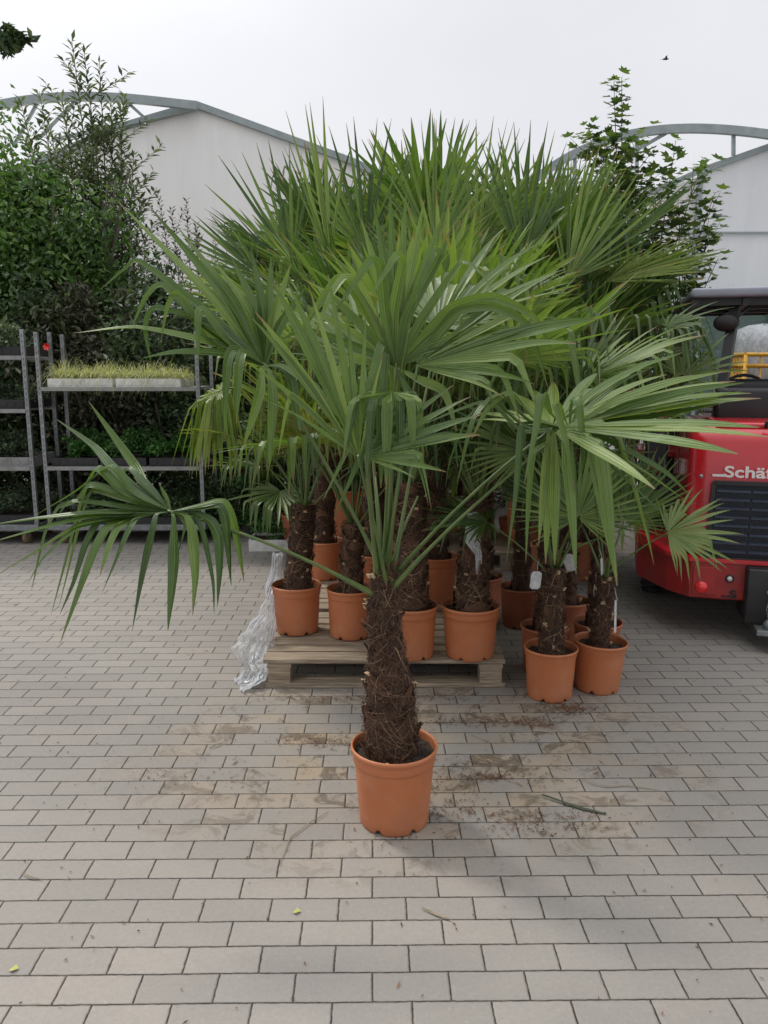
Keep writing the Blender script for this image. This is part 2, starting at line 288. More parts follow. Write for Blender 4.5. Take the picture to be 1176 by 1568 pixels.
# ---------------------------------------------------------------- paved yard
def paving():
    m, t, n, l, b = mat('concrete_block_paving'); b.inputs['Specular IOR Level'].default_value = 0.35
    tc = n.new('ShaderNodeTexCoord'); mp = n.new('ShaderNodeMapping'); mp.vector_type = 'TEXTURE'
    mp.inputs['Location'].default_value = (-0.128, 1.738, 0); mp.inputs['Rotation'].default_value = (0, 0, R(0.7))
    l.new(tc.outputs['Object'], mp.inputs[0])
    wob = n.new('ShaderNodeTexNoise'); wob.inputs['Scale'].default_value = 5; wob.inputs['Detail'].default_value = 3; l.new(tc.outputs['Object'], wob.inputs['Vector'])
    wo2 = n.new('ShaderNodeVectorMath'); wo2.operation = 'MULTIPLY_ADD'; wo2.inputs[1].default_value = (0.006, 0.006, 0); wo2.inputs[2].default_value = (-0.003, -0.003, 0)
    l.new(wob.outputs['Color'], wo2.inputs[0])
    av = n.new('ShaderNodeVectorMath'); av.operation = 'ADD'; l.new(mp.outputs[0], av.inputs[0])
    wb3 = n.new('ShaderNodeTexNoise'); wb3.inputs['Scale'].default_value = 55; wb3.inputs['Detail'].default_value = 4; l.new(tc.outputs['Object'], wb3.inputs['Vector'])
    wb4 = n.new('ShaderNodeVectorMath'); wb4.operation = 'MULTIPLY_ADD'; wb4.inputs[1].default_value = (0.0045, 0.0045, 0); l.new(wb3.outputs['Color'], wb4.inputs[0]); l.new(wo2.outputs[0], wb4.inputs[2]); l.new(wb4.outputs[0], av.inputs[1])
    def brick(mortar, smooth):
        k = n.new('ShaderNodeTexBrick'); k.offset = 0.5; k.inputs['Scale'].default_value = 1; k.inputs['Brick Width'].default_value = 0.2005
        k.inputs['Row Height'].default_value = 0.0995; k.inputs['Mortar Size'].default_value = mortar; k.inputs['Mortar Smooth'].default_value = smooth
        k.inputs['Color1'].default_value = (0, 0, 0, 1); k.inputs['Color2'].default_value = (1, 1, 1, 1); k.inputs['Mortar'].default_value = (0.5, 0.5, 0.5, 1); k.inputs['Bias'].default_value = 0
        l.new(av.outputs[0], k.inputs['Vector']); return k
    k1 = brick(0.0028, 0.3); k2 = brick(0.0065, 1.0)
    def noise(scale, detail=6, rough=0.6):
        a = n.new('ShaderNodeTexNoise'); a.inputs['Scale'].default_value = scale; a.inputs['Detail'].default_value = detail; a.inputs['Roughness'].default_value = rough
        l.new(tc.outputs['Object'], a.inputs['Vector']); return a
    def ramp(src, p0, p1, c0=(0, 0, 0), c1=(1, 1, 1)):
        r = n.new('ShaderNodeValToRGB'); r.color_ramp.elements[0].position = p0; r.color_ramp.elements[1].position = p1
        r.color_ramp.elements[0].color = (*c0, 1); r.color_ramp.elements[1].color = (*c1, 1); l.new(src, r.inputs[0]); return r
    def mixc(fac, a, c, blend='MIX'):
        x = n.new('ShaderNodeMix'); x.data_type = 'RGBA'; x.blend_type = blend
        if isinstance(fac, (int, float)): x.inputs[0].default_value = fac
        else: l.new(fac, x.inputs[0])
        for i, q in ((6, a), (7, c)):
            if isinstance(q, tuple): x.inputs[i].default_value = (*q, 1)
            else: l.new(q, x.inputs[i])
        return x.outputs[2]
    def math_(op, a, b_):
        x = n.new('ShaderNodeMath'); x.operation = op
        for i, q in enumerate((a, b_)):
            if isinstance(q, (int, float)): x.inputs[i].default_value = q
            else: l.new(q, x.inputs[i])
        return x.outputs[0]
    per = ramp(k1.outputs['Color'], 0, 1, (0.236, 0.221, 0.196), (0.296, 0.278, 0.247))
    grain = noise(260, 4, 0.7); big = noise(1.3, 4); midn = noise(11, 8, 0.7)
    c = mixc(math_('MULTIPLY', ramp(grain.outputs['Fac'], 0.35, 0.75).outputs[0], 0.35), per.outputs[0], (0.20, 0.19, 0.18))
    c = mixc(math_('MULTIPLY', ramp(big.outputs['Fac'], 0.35, 0.7).outputs[0], 0.35), c, (0.30, 0.265, 0.225))
    bg2 = noise(0.55, 5, 0.65); c = mixc(math_('MULTIPLY', ramp(bg2.outputs['Fac'], 0.42, 0.66).outputs[0], 0.28), c, (0.185, 0.176, 0.165))
    k9 = ramp(mixc(0.5, k1.outputs['Color'], noise(2.3, 2).outputs['Fac']), 0.60, 0.66); c = mixc(math_('MULTIPLY', k9.outputs[0], 0.16), c, (0.30, 0.25, 0.20))
    c = mixc(math_('MULTIPLY', ramp(midn.outputs['Fac'], 0.45, 0.75).outputs[0], 0.4), c, (0.22, 0.21, 0.195))
    sp_ = noise(75, 7, 0.8); c = mixc(math_('MULTIPLY', ramp(sp_.outputs['Fac'], 0.42, 0.68).outputs[0], 0.38), c, (0.165, 0.155, 0.138))
    lt_ = noise(48, 6, 0.8); c = mixc(math_('MULTIPLY', ramp(lt_.outputs['Fac'], 0.56, 0.72).outputs[0], 0.40), c, (0.38, 0.36, 0.325))
    # region around the pots where peat and ochre sand have been spilled
    sp = n.new('ShaderNodeSeparateXYZ'); l.new(tc.outputs['Object'], sp.inputs[0])
    dx = math_('DIVIDE', math_('SUBTRACT', sp.outputs[0], 0.15), 1.15); dy = math_('DIVIDE', math_('SUBTRACT', sp.outputs[1], 3.1), 0.85)
    rad = math_('ADD', math_('MULTIPLY', dx, dx), math_('MULTIPLY', dy, dy))
    reg = n.new('ShaderNodeMapRange'); reg.inputs[1].default_value = 0.0; reg.inputs[2].default_value = 1.3; reg.inputs[3].default_value = 1; reg.inputs[4].default_value = 0; l.new(rad, reg.inputs[0])
    st1 = noise(4.2, 6, 0.6); mpk = mixc(0.22, st1.outputs['Fac'], k1.outputs['Color'])
    ochre = math_('MULTIPLY', ramp(mpk, 0.40, 0.72).outputs[0], reg.outputs[0])
    c = mixc(math_('MULTIPLY', ochre, 0.7), c, (0.34, 0.245, 0.135))
    st2 = noise(7, 10, 0.78); nn = n.new('ShaderNodeMapping')
    st2.inputs['Distortion'].default_value = 0.8
    bsel = math_('ADD', st2.outputs['Fac'], math_('MULTIPLY', math_('SUBTRACT', k1.outputs['Color'], 0.5), 0.16))
    brown = math_('MULTIPLY', ramp(bsel, 0.535, 0.62).outputs[0], math_('POWER', reg.outputs[0], 0.7))
    c = mixc(math_('MULTIPLY', brown, 0.85), c, (0.085, 0.062, 0.040))
    # scattered dirt specks
    st3 = noise(38, 6, 0.75); c = mixc(math_('MULTIPLY', ramp(st3.outputs['Fac'], 0.66, 0.72).outputs[0], 0.55), c, (0.10, 0.085, 0.065))
    # joints: dark, partly filled with pale sand
    jn = noise(30, 5, 0.7); jc = ramp(jn.outputs['Fac'], 0.45, 0.7, (0.026, 0.022, 0.017), (0.11, 0.095, 0.075))
    c = mixc(k1.outputs['Fac'], c, jc.outputs[0])
    l.new(c, b.inputs['Base Color'])
    b.inputs['Roughness'].default_value = 0.78
    h = math_('MULTIPLY', math_('SUBTRACT', 1.0, k2.outputs['Fac']), 1.0)
    tl_ = math_('MULTIPLY', k1.outputs['Color'], 0.25)
    h = math_('ADD', h, math_('ADD', math_('MULTIPLY', grain.outputs['Fac'], 0.22), tl_))
    h = math_('ADD', h, math_('MULTIPLY', brown, 0.3))
    bp = n.new('ShaderNodeBump'); bp.inputs['Strength'].default_value = 0.7; bp.inputs['Distance'].default_value = 0.004; l.new(h, bp.inputs['Height']); l.new(bp.outputs[0], b.inputs['Normal'])
    return m
g = MB(); g.add([(-60, -6, 0), (60, -6, 0), (60, 90, 0), (-60, 90, 0)], [(0, 1, 2, 3)])
tag(g.build('ground', paving()), kind='structure')

# ---------------------------------------------------------------- palms
def pot_parts(root, rt, rb, h, material, soil_drop=0.035, tilt=None, band=True, rx=0):
    prof = [(0, 0.012), (rb * 0.86, 0.012), (rb * 0.90, 0.0), (rb * 0.97, 0.0), (rb, 0.008)]
    for k in range(1, 9): f = k / 8; prof.append((rb + (rt * 0.955 - rb) * f * 0.78, 0.008 + (h * 0.78 - 0.008) * f))
    if band: prof += [(rt * 0.945, h * 0.80), (rt * 0.965, h * 0.815), (rt * 0.972, h * 0.83)]
    prof += [(rt * 0.975, h * 0.90), (rt * 0.985, h * 0.925), (rt * 1.005, h * 0.94), (rt * 1.02, h * 0.965), (rt * 1.012, h * 0.99), (rt * 0.99, h), (rt * 0.965, h * 0.992), (rt * 0.95, h * 0.96), (rt * 0.93, h * 0.80), (rt * 0.9, h * 0.6)]
    def fn(i, j, r, z):
        if 1 < i <= 5 and (j % 12) in (0, 1): z = z + (0.016 if i < 5 else 0.012)
        return r, z
    m = MB(); M = tilt
    m.lathe(prof, n=72, fn=fn, M=M); p = m.build('pot', material, root)
    s = MB(); r0 = rt * 0.935; zs = h - soil_drop; rings = 9; nn = 40; pts = [V((0, 0, zs))]
    for i in range(1, rings):
        for j in range(nn):
            a = 6.2832 * j / nn; r = r0 * i / (rings - 1)
            pts.append(V((r * math.cos(a), r * math.sin(a), zs + random.uniform(-0.008, 0.008) - 0.004 * (i == rings - 1))))
    F = [(0, 1 + j, 1 + (j + 1) % nn) for j in range(nn)]
    for i in range(rings - 2):
        for j in range(nn): a = 1 + i * nn + j; b_ = 1 + i * nn + (j + 1) % nn; F.append((a, a + nn, b_ + nn, b_))
    if M is not None: pts = [M @ q for q in pts]
    s.add(pts, F, 0, True)
    for k in range(60):     # crumbs
        a = random.random() * 6.28; r = r0 * math.sqrt(random.random()) * 0.95; c = V((r * math.cos(a), r * math.sin(a), zs + 0.006)); q = random.uniform(0.003, 0.008)
        if M is not None: c = M @ c
        P = [c + V((random.uniform(-q, q), random.uniform(-q, q), random.uniform(-q, q))) for _ in range(4)]
        s.add(P, [(0, 1, 2), (0, 2, 3), (0, 3, 1), (1, 3, 2)])
    s.build('soil', M_SOIL, p)
    return p
def path_pt(path, f):
    k = f * (len(path) - 1); i = min(int(k), len(path) - 2); return path[i][0].lerp(path[i + 1][0], k - i), path[i][1] + (path[i + 1][1] - path[i][1]) * (k - i)
def trunk_part(root, path, nf, nb, loose=0.02, fw=0.0012, cuts=True, big=1.0):
    """path: list of (point, radius) in local coordinates; fibre-clad palm stem with old leaf bases"""
    m = MB(); K = 40; n = 26; ph = random.random() * 9; b = 0
    Hh = (path[-1][0] - path[0][0]).length
    for i in range(K):
        c, r = path_pt(path, i / (K - 1))
        for j in range(n):
            a = 6.2832 * j / n
            rr = r * (0.90 + 0.07 * math.sin(a * 3 + i * 1.3 + ph) * math.sin(i * 0.9) + random.uniform(-0.05, 0.05))
            m.v.append((c.x + rr * math.cos(a), c.y + rr * math.sin(a), c.z + random.uniform(-0.003, 0.003)))
    for i in range(K - 1):
        for j in range(n): m.face((i * n + j, i * n + (j + 1) % n, (i + 1) * n + (j + 1) % n, (i + 1) * n + j), 0, None, True)
    m.face([(K - 1) * n + j for j in range(n)], 0)
    # old leaf bases: broad clasping scales with a ragged or cut tip
    for q in range(nb):
        f = (q + random.uniform(-0.4, 0.4)) / nb * 0.97; f = max(0.01, min(0.97, f)); a0 = q * 2.3999 + random.uniform(-0.3, 0.3)
        hgt = random.uniform(0.05, 0.09) * (1 if Hh > 0.4 else 0.7); wa = random.uniform(0.6, 1.15); U, Wd = 7, 9
        base = len(m.v); tipw = random.uniform(0.08, 0.2); outt = random.uniform(0.006, 0.02) * big
        for u in range(U):
            t = u / (U - 1); ff = min(1.0, f + t * hgt / max(Hh, 0.05)); c, r = path_pt(path, ff)
            ww = wa * ((1 - t) ** 1.3 * 0.85 + tipw)
            for x in range(Wd):
                s_ = (x / (Wd - 1) - 0.5) * 2; a = a0 + s_ * ww; rr = r * 1.0 + 0.003 + outt * t * t + 0.002 * math.cos(s_ * 1.5) + random.uniform(-.0035, .0035) * big
                m.v.append((c.x + rr * math.cos(a), c.y + rr * math.sin(a), c.z + (ff - f) * 0 + random.uniform(-0.002, 0.002) + 0.012 * abs(s_) * (1 - t)))
        uvr = random.random() * 0.6
        for u in range(U - 1):
            for x in range(Wd - 1):
                i0 = base + u * Wd + x; m.face((i0, i0 + 1, i0 + Wd + 1, i0 + Wd), 2, [(uvr, 0)] * 4, True)
        if cuts and random.random() < (0.5 if big == 1 else 0.28):      # pale cut stub of the old petiole
            c, r = path_pt(path, min(1, f + hgt / max(Hh, 0.05))); rr = r + 0.004 + outt
            o = V((math.cos(a0), math.sin(a0), 0)); tg = V((-math.sin(a0), math.cos(a0), 0)); p0 = c + o * rr
            wd = random.uniform(0.006, 0.012); ln = random.uniform(0.008, 0.02)
            m.add([p0 - tg * wd - V((0, 0, ln)), p0 + tg * wd - V((0, 0, ln)), p0 + tg * wd * .7 + o * 0.008, p0 - tg * wd * .7 + o * 0.009,
                   p0 - tg * wd - V((0, 0, ln)) - o * .01, p0 + tg * wd - V((0, 0, ln)) - o * .01, p0 + tg * wd * .7 - o * 0.006, p0 - tg * wd * .7 - o * 0.006],
                  [(0, 1, 2, 3), (3, 2, 6, 7), (0, 3, 7, 4), (1, 5, 6, 2)], 3)
    # fibres wound round the stem, some loose
    for q in range(nf):
        f = random.random() ** 0.9; a = random.random() * 6.283; da = random.gauss(0, 1) * 0.9; df = random.gauss(0.02, 0.06) / max(Hh, 0.1)
        ls = (random.random() ** 3 * loose + 0.002) * min(1, 0.15 + f * 5); k = 6; wv = fw * random.uniform(0.6, 1.6); uvr = random.random() ** 2.4
        P = []
        for i in range(k):
            t = i / (k - 1); ff = min(1.02, max(0, f + df * t)); c, r = path_pt(path, min(1, ff)); aa = a + da * t
            rr = r * 0.99 + 0.003 + ls * math.sin(t * 2.6) * 1.0 + (ls * 0.8 * t if q % 5 == 0 else 0)
            P.append(V((c.x + rr * math.cos(aa), c.y + rr * math.sin(aa), c.z + 0.012 * math.sin(t * 5 + q) * (ls / loose))))
        base = len(m.v)
        for i, p in enumerate(P):
            d = (P[min(i + 1, k - 1)] - P[max(0, i - 1)]); o = V((p.x - path[0][0].x, p.y - path[0][0].y, 0)); sd = d.cross(o)
            if sd.length < 1e-6: sd = V((0, 0, 1))
            sd = sd.normalized() * wv * (1 - 0.6 * i / (k - 1)); m.v.append(tuple(p - sd)); m.v.append(tuple(p + sd))
        for i in range(k - 1): m.face((base + 2 * i, base + 2 * i + 1, base + 2 * i + 3, base + 2 * i + 2), 1, [(uvr, 0)] * 4)
    return m.build('trunk', [M_TRUNK, M_FIBRE, M_BOOT, M_CUT], root, fix=False)

DOWN = V((0, 0, -1))
def frond(root, T, H, axis, Nrm, Lf, n=38, spread=125, split=0.45, droop=0.5, sb=0.55, mat_=None, fold=0.12, pet=True, wmax=0.02, side_bias=0.0, arch=0.12, pr=0.0075, asym=0.0, early=0.0, short=0.38):
    """one fan leaf: T stem end of the leaf stalk, H where the blade starts; every segment is a V-folded strip of its own"""
    A = axis.normalized(); Nn = (Nrm - A * Nrm.dot(A)).normalized(); B = Nn.cross(A).normalized()
    S_ = R(spread); dth = 2 * S_ / (n - 1); m = MB(); ks = [0.03, 0.12, 0.24, 0.36, 0.46, 0.54, 0.61, 0.68, 0.75, 0.82, 0.88, 0.94, 0.985, 1.0]
    base0 = random.random() * 100
    for i in range(n):
        th = -S_ + dth * i + random.gauss(0, 0.03); x = th / S_
        rd = (A * math.cos(th) + B * math.sin(th) + Nn * (fold * abs(x) - 0.02 * (1 - abs(x)))).normalized()
        tn = (B * math.cos(th) - A * math.sin(th)); L_ = Lf * (1 - short * abs(x) ** 2.2) * random.uniform(0.93, 1.04)
        spl = split * random.uniform(0.82, 1.15) * (1 - 0.45 * abs(x))
        # probability that the segment has kinked and hangs
        low = max(0, -rd.z) * 0.5 + (0.25 if rd.z < 0.25 else 0) + side_bias * x
        pd = droop + low * droop + asym * x
        hang = random.random() < pd
        sbi = sb * random.uniform(0.72, 1.2) - early * (0.5 + 0.5 * abs(x)) * (rd.z < 0.3); sbi = max(0.07, sbi)
        kk = random.uniform(0.72, 1.0) if hang else random.uniform(0.0, 0.16) * min(1, droop * 2 + 0.15)
        bw = random.uniform(0.06, 0.22)
        P = V(H) + rd * (0.03 * L_); prev = 0.03; b = len(m.v)
        tw = random.gauss(0, 0.7); hz = V((rd.x, rd.y, 0)) * random.uniform(0.03, 0.22)
        for q, s in enumerate(ks):
            g = arch * s * s
            if s > sbi: t = min(1, (s - sbi) / bw); t = t * t * (3 - 2 * t); g = g + (kk if hang else kk * (s - sbi) / (1 - sbi + 1e-3)) * t
            g = min(g, 0.97)
            d = (rd * (1 - g) + (DOWN + hz) * g)
            if d.length < 1e-4: d = V((rd.x, rd.y, -0.3))
            d.normalize(); P = P + d * (s - prev) * L_; prev = s
            t_ = tn - d * tn.dot(d)
            if t_.length < 1e-4: t_ = d.orthogonal()
            t_.normalize(); nn_ = d.cross(t_).normalized()
            if s > spl:
                t_ = (t_ * math.cos(tw * (s - spl)) + nn_ * math.sin(tw * (s - spl))); nn_ = d.cross(t_).normalized()
            if nn_.dot(Nn) < 0 and not hang: nn_ = -nn_
            wu = s * L_ * math.tan(dth / 2) * 1.03
            wd = min(wu, spl * L_ * math.tan(dth / 2) * 1.03 + 0.0015, wmax)
            if s > spl: f = (s - spl) / (1 - spl); wd *= max(0.06, 1 - f ** 2.0 * 0.94) if s < 0.99 else 0.10
            dep = wd * (0.55 if s < spl else 0.42)
            m.v.append(tuple(P - t_ * wd)); m.v.append(tuple(P - nn_ * dep)); m.v.append(tuple(P + t_ * wd))
        u0 = math.floor(base0) + i
        for q in range(len(ks) - 1):
            a = b + q * 3; v0, v1 = ks[q], ks[q + 1]
            m.face((a, a + 1, a + 4, a + 3), 0, [(u0 + 0.02, v0), (u0 + .5, v0), (u0 + .5, v1), (u0 + 0.02, v1)])
            m.face((a + 1, a + 2, a + 5, a + 4), 0, [(u0 + .5, v0), (u0 + .98, v0), (u0 + .98, v1), (u0 + .5, v1)])
    o = m.build('frond', mat_ or M_FROND, root, fix=False)
    if pet:
        p = MB(); T = V(T); H = V(H); D = H - T; c = T + D * 0.5 + V((0, 0, 0.08 * D.length * (1 if abs(D.z) < D.length * 0.9 else 0.3))); pts = []
        for k in range(11):
            t = k / 10; pts.append(T * (1 - t) ** 2 + c * 2 * t * (1 - t) + (H + A * 0.01) * t * t)
        rad = [pr * (2.0 - 4 * k / 10 if k < 3 else 1.15 - 0.45 * k / 10) for k in range(11)]
        p.tube(pts, rad, 7, flat=0.6); p.build('petiole', M_PET, o)
    return o
def drawn_frond(root, T, H, d0, of, Nrm, segs, mat_=None, pr=0.0095, w0=0.0172):
    """a fan leaf whose segments follow paths read off the photograph; each path: corner pixels, depth change to its tip, width factor"""
    m = MB(); Hp = at(H[0], H[1], d0) - of; base0 = int(random.random() * 100); Nn = V(Nrm).normalized(); ax = V((0, 0, 0))
    for si, (pts, dd, wf) in enumerate(segs):
        raw = [Hp] + [at(px, py, d0 + dd * ((k + 1) / len(pts)) ** 1.2) - of for k, (px, py) in enumerate(pts)]
        e0 = raw[0] * 2 - raw[1]; e1 = raw[-1] * 2 - raw[-2]; q = [e0] + raw + [e1]; P = []
        for k in range(1, len(q) - 2):
            for t in [i / 7 for i in range(7)]:
                a, b, c, d = q[k - 1], q[k], q[k + 1], q[k + 2]
                P.append((0.5 * ((b * 2) + (c - a) * t + (a * 2 - b * 5 + c * 4 - d) * t * t + (b * 3 - a - c * 3 + d) * t ** 3)) * .62 + b.lerp(c, t) * .38)
        P.append(raw[-1]); n = len(P); L_ = sum((P[i + 1] - P[i]).length for i in range(n - 1)); acc = 0; b0 = len(m.v); roll = random.gauss(0, .22); u0 = base0 + si * 1.0; ax += (P[min(8, n - 1)] - Hp)
        for i, p in enumerate(P):
            if i: acc += (p - P[i - 1]).length
            d = (P[min(i + 1, n - 1)] - P[max(i - 1, 0)]).normalized(); s_ = d.cross(Nn)
            if s_.length < .15: s_ = d.cross(V((0, -1, .2)))
            s_.normalize(); nn = s_.cross(d); f = acc / L_; s_ = s_ * math.cos(roll * f * 2) + nn * math.sin(roll * f * 2); nn = s_.cross(d)
            hw = min(acc * .115 + .002, w0 * wf) * (1 - max(0, (f - .38) / .62) ** 1.6 * .95); dep = hw * .5
            m.v.append(tuple(p - s_ * hw)); m.v.append(tuple(p - nn * dep)); m.v.append(tuple(p + s_ * hw))
        for i in range(n - 1):
            a = b0 + i * 3; v0 = i / n; v1 = (i + 1) / n
            m.face((a, a + 1, a + 4, a + 3), 0, [(u0 + .02, v0), (u0 + .5, v0), (u0 + .5, v1), (u0 + .02, v1)])
            m.face((a + 1, a + 2, a + 5, a + 4), 0, [(u0 + .5, v0), (u0 + .98, v0), (u0 + .98, v1), (u0 + .5, v1)])
    o = m.build('frond', mat_ or M_FROND, root, fix=False); p = MB(); D = Hp - T; c = T + D * .5 + V((0, 0, .08 * D.length)); pts = []
    for k in range(13):
        t = k / 12; pts.append(T * (1 - t) ** 2 + c * 2 * t * (1 - t) + (Hp + ax.normalized() * .012) * t * t)
    p.tube(pts, [pr * (2.2 - 4.2 * k / 12 if k < 3 else 1.2 - .5 * k / 12) for k in range(13)], 7, flat=.6); p.build('petiole', M_PET, o); return o
def auto_crown(root, T, n, Lp, Lf, mat_=None, droop=0.35, elev=(82, -5), az0=0, seg=34, az_avoid=None, jit=10, wmax=0.018, blade_drop=25, sb=0.6, spread=120, skip=None, arch=0.12):
    for k in range(n):
        f = (k + 0.3) / n; az = R(az0 + k * 137.5 + random.uniform(-jit, jit)); el = R(elev[0] + (elev[1] - elev[0]) * f ** 1.1 + random.uniform(-6, 6))
        lp = Lp * random.uniform(0.8, 1.12) * (0.75 + 0.35 * min(1, f * 2)); hd = V((math.cos(az), math.sin(az), 0))
        D = hd * math.cos(el) + V((0, 0, math.sin(el))); H = T + D * lp - V((0, 0, 0.04 * f))
        
        if az_avoid is not None and abs((math.degrees(az) - az_avoid + 180) % 360 - 180) < 75: continue
        e2 = el - R(blade_drop * (0.4 + f)); A = hd * math.cos(e2) + V((0, 0, math.sin(e2)))
        Nn = -hd * math.sin(e2) + V((0, 0, math.cos(e2)))
        Nn = (Nn + V((-hd.y, hd.x, 0)) * random.gauss(0, 0.25)).normalized()
        sp = spread if f > 0.15 else spread * 0.4
        frond(root, T - V((0, 0, 0.05)) + D * 0.02, H, A, Nn, Lf * random.uniform(0.88, 1.1) * (1 if f > 0.15 else 0.85), seg, sp * random.uniform(0.88, 1.08),
              droop=droop * (0.3 + f * 1.1), sb=sb, mat_=mat_, wmax=wmax, fold=0.35 * (1 - f) + 0.08, arch=arch)
def palm(px, py, zb, rt=0.135, rb=0.115, ph=0.265, hT=0.6, lean=(0, 0), r0=0.07, r1=0.05, label='', group=None, pot_mat=None, nf=420, nb=22, base=None, tilt=None, band=True):
    loc = base if base is not None else onz(px, py, zb) + V((0, rb, 0)); loc = V((loc[0], loc[1], zb))
    root = empty('potted_palm', loc, label, 'potted palm', group)
    pot_parts(root, rt, rb, ph, pot_mat or M_POT, tilt=tilt, band=band)
    path = []
    for i in range(9):
        f = i / 8; path.append((V((lean[0] * f, lean[1] * f, ph - 0.06 + (hT - ph + 0.06) * f)), r0 + (r1 - r0) * f ** 0.8 + 0.012 * math.exp(-f * 9)))
    trunk_part(root, path, int(nf * 1.9), nb, fw=.0014)
    return root, path[-1][0], loc

GP = 'palms in terracotta pots standing in the yard'
# --- front palm, the tall one standing by itself
fl = onz(604, 1283, 0) + V((0, 0.12, 0)); fl.z = 0
front = empty('potted_palm', fl, 'tall hairy-trunked fan palm alone in front of the pallet, in the nearest orange pot', 'potted palm')
pot_parts(front, 0.149, 0.122, 0.285, M_POT, soil_drop=0.03)
def loc(px, py, d): return at(px, py, d) - fl
tp = [(at(600, 1190, fl.y), .092), (at(599, 1145, fl.y), .090), (at(598, 1100, fl.y), .085), (at(597, 1055, fl.y), .074), (at(593, 1010, fl.y), .054), (at(589, 965, fl.y), .047), (at(587, 925, fl.y), .041), (at(588, 895, fl.y), .031), (at(590, 862, fl.y), .018)]
trunk_part(front, [(p - fl, r * .94) for p, r in tp], 7500, 52, loose=0.024, fw=0.0009, big=1.7)
T0 = loc(589, 890, fl.y)
def hero(H, tip, Nrm, Lf=None, T=None, root=front, of=fl, pr=.0095, **k):
    h = at(*H) - of; t = at(*tip) - of; A = t - h
    return frond(root, T0 + V((random.uniform(-.02, .02), random.uniform(-.02, .02), random.uniform(-0.05, 0.02))) if T is None else T, h, A, V(Nrm), Lf or A.length, pr=pr, **k)
fy = fl.y
HK = dict(wmax=0.0195)
def TJ(): return T0 + V((random.uniform(-.025, .025), random.uniform(-.02, .02), random.uniform(-.10, -.02)))
drawn_frond(front, TJ(), (262, 783), fy - .12, fl, (-.1, -.35, .93), [
    ([(218, 736), (204, 709), (136, 615)], .28, 1), ([(204, 746), (167, 709), (143, 682), (87, 642)], .26, 1), ([(205, 752), (170, 712), (112, 753), (54, 789)], .10, .8),
    ([(192, 753), (150, 716), (134, 736), (117, 790), (100, 860), (78, 942)], .16, .9), ([(180, 752), (136, 742), (115, 767), (88, 777), (68, 818), (48, 905)], .12, .9),
    ([(186, 762), (140, 750), (124, 790), (105, 870), (90, 930)], .12, .8), ([(204, 777), (153, 770), (109, 767), (92, 784), (86, 800)], .06, .8),
    ([(218, 783), (146, 783), (51, 793), (-30, 806)], .0, 1.15), ([(200, 786), (136, 790), (68, 806), (-20, 832)], -.04, 1.1), ([(190, 788), (116, 804), (51, 845), (-12, 884)], -.08, 1.1),
    ([(185, 792), (119, 807), (68, 852), (43, 892)], -.12, 1), ([(190, 790), (150, 800), (130, 835), (112, 893), (92, 940)], -.12, .9), ([(195, 793), (165, 806), (145, 840), (126, 890), (92, 985)], -.16, 1.05),
    ([(205, 792), (180, 808), (165, 840), (153, 882)], -.14, 1), ([(215, 790), (200, 805), (182, 845), (156, 908)], -.15, 1), ([(240, 787), (234, 808), (218, 879), (202, 967)], -.12, 1.15),
    ([(266, 796), (265, 872), (257, 966)], -.12, 1.1), ([(284, 788), (294, 812), (299, 880), (295, 942)], -.10, 1.1), ([(296, 783), (322, 796), (334, 821), (336, 870), (333, 928)], -.06, 1),
    ([(306, 778), (336, 774), (346, 804), (354, 896)], -.02, .9), ([(306, 774), (343, 768), (360, 811), (374, 892)], .04, .9), ([(296, 786), (312, 820), (326, 889), (328, 940)], -.08, .5),
    ([(278, 792), (284, 804), (270, 855)], -.05, .5), ([(256, 765), (243, 739)], .03, .5), ([(225, 742), (196, 715), (186, 735)], .18, .8), ([(196, 765), (150, 745), (130, 762)], .1, .8)])
drawn_frond(front, TJ(), (406, 560), fy + .02, fl, (.3, -.75, .6), [
    ([(330, 460), (178, 306)], .15, 1.1), ([(345, 455), (232, 320)], .16, 1), ([(355, 455), (270, 345)], .18, 1), ([(320, 480), (215, 400), (190, 412), (155, 442)], .05, .9), ([(318, 500), (250, 436), (225, 452), (200, 505)], -.02, 1),
    ([(320, 515), (272, 450), (256, 470), (246, 525)], -.04, .9), ([(350, 520), (310, 472), (303, 490), (304, 555)], -.08, 1), ([(330, 525), (210, 500), (112, 510)], -.05, 1.05), ([(340, 540), (270, 538), (218, 548)], -.06, .9),
    ([(380, 542), (357, 534), (348, 560), (343, 665)], -.14, .9), ([(388, 545), (372, 538), (366, 560), (362, 650)], -.14, .9), ([(402, 566), (398, 600), (372, 688)], -.14, 1), ([(412, 568), (418, 610), (412, 715)], -.14, 1),
    ([(428, 562), (446, 580), (456, 640), (460, 662)], -.12, 1), ([(432, 560), (480, 590), (524, 645)], -.12, 1), ([(385, 480), (325, 395)], .12, 1.05), ([(392, 475), (355, 395)], .12, 1.05), ([(402, 470), (385, 385)], .12, 1.05),
    ([(412, 470), (415, 392)], .1, 1.05), ([(422, 478), (445, 405)], .08, 1.05), ([(428, 500), (468, 440)], .05, 1), ([(335, 500), (240, 470), (222, 500), (232, 560)], -.02, .9)])
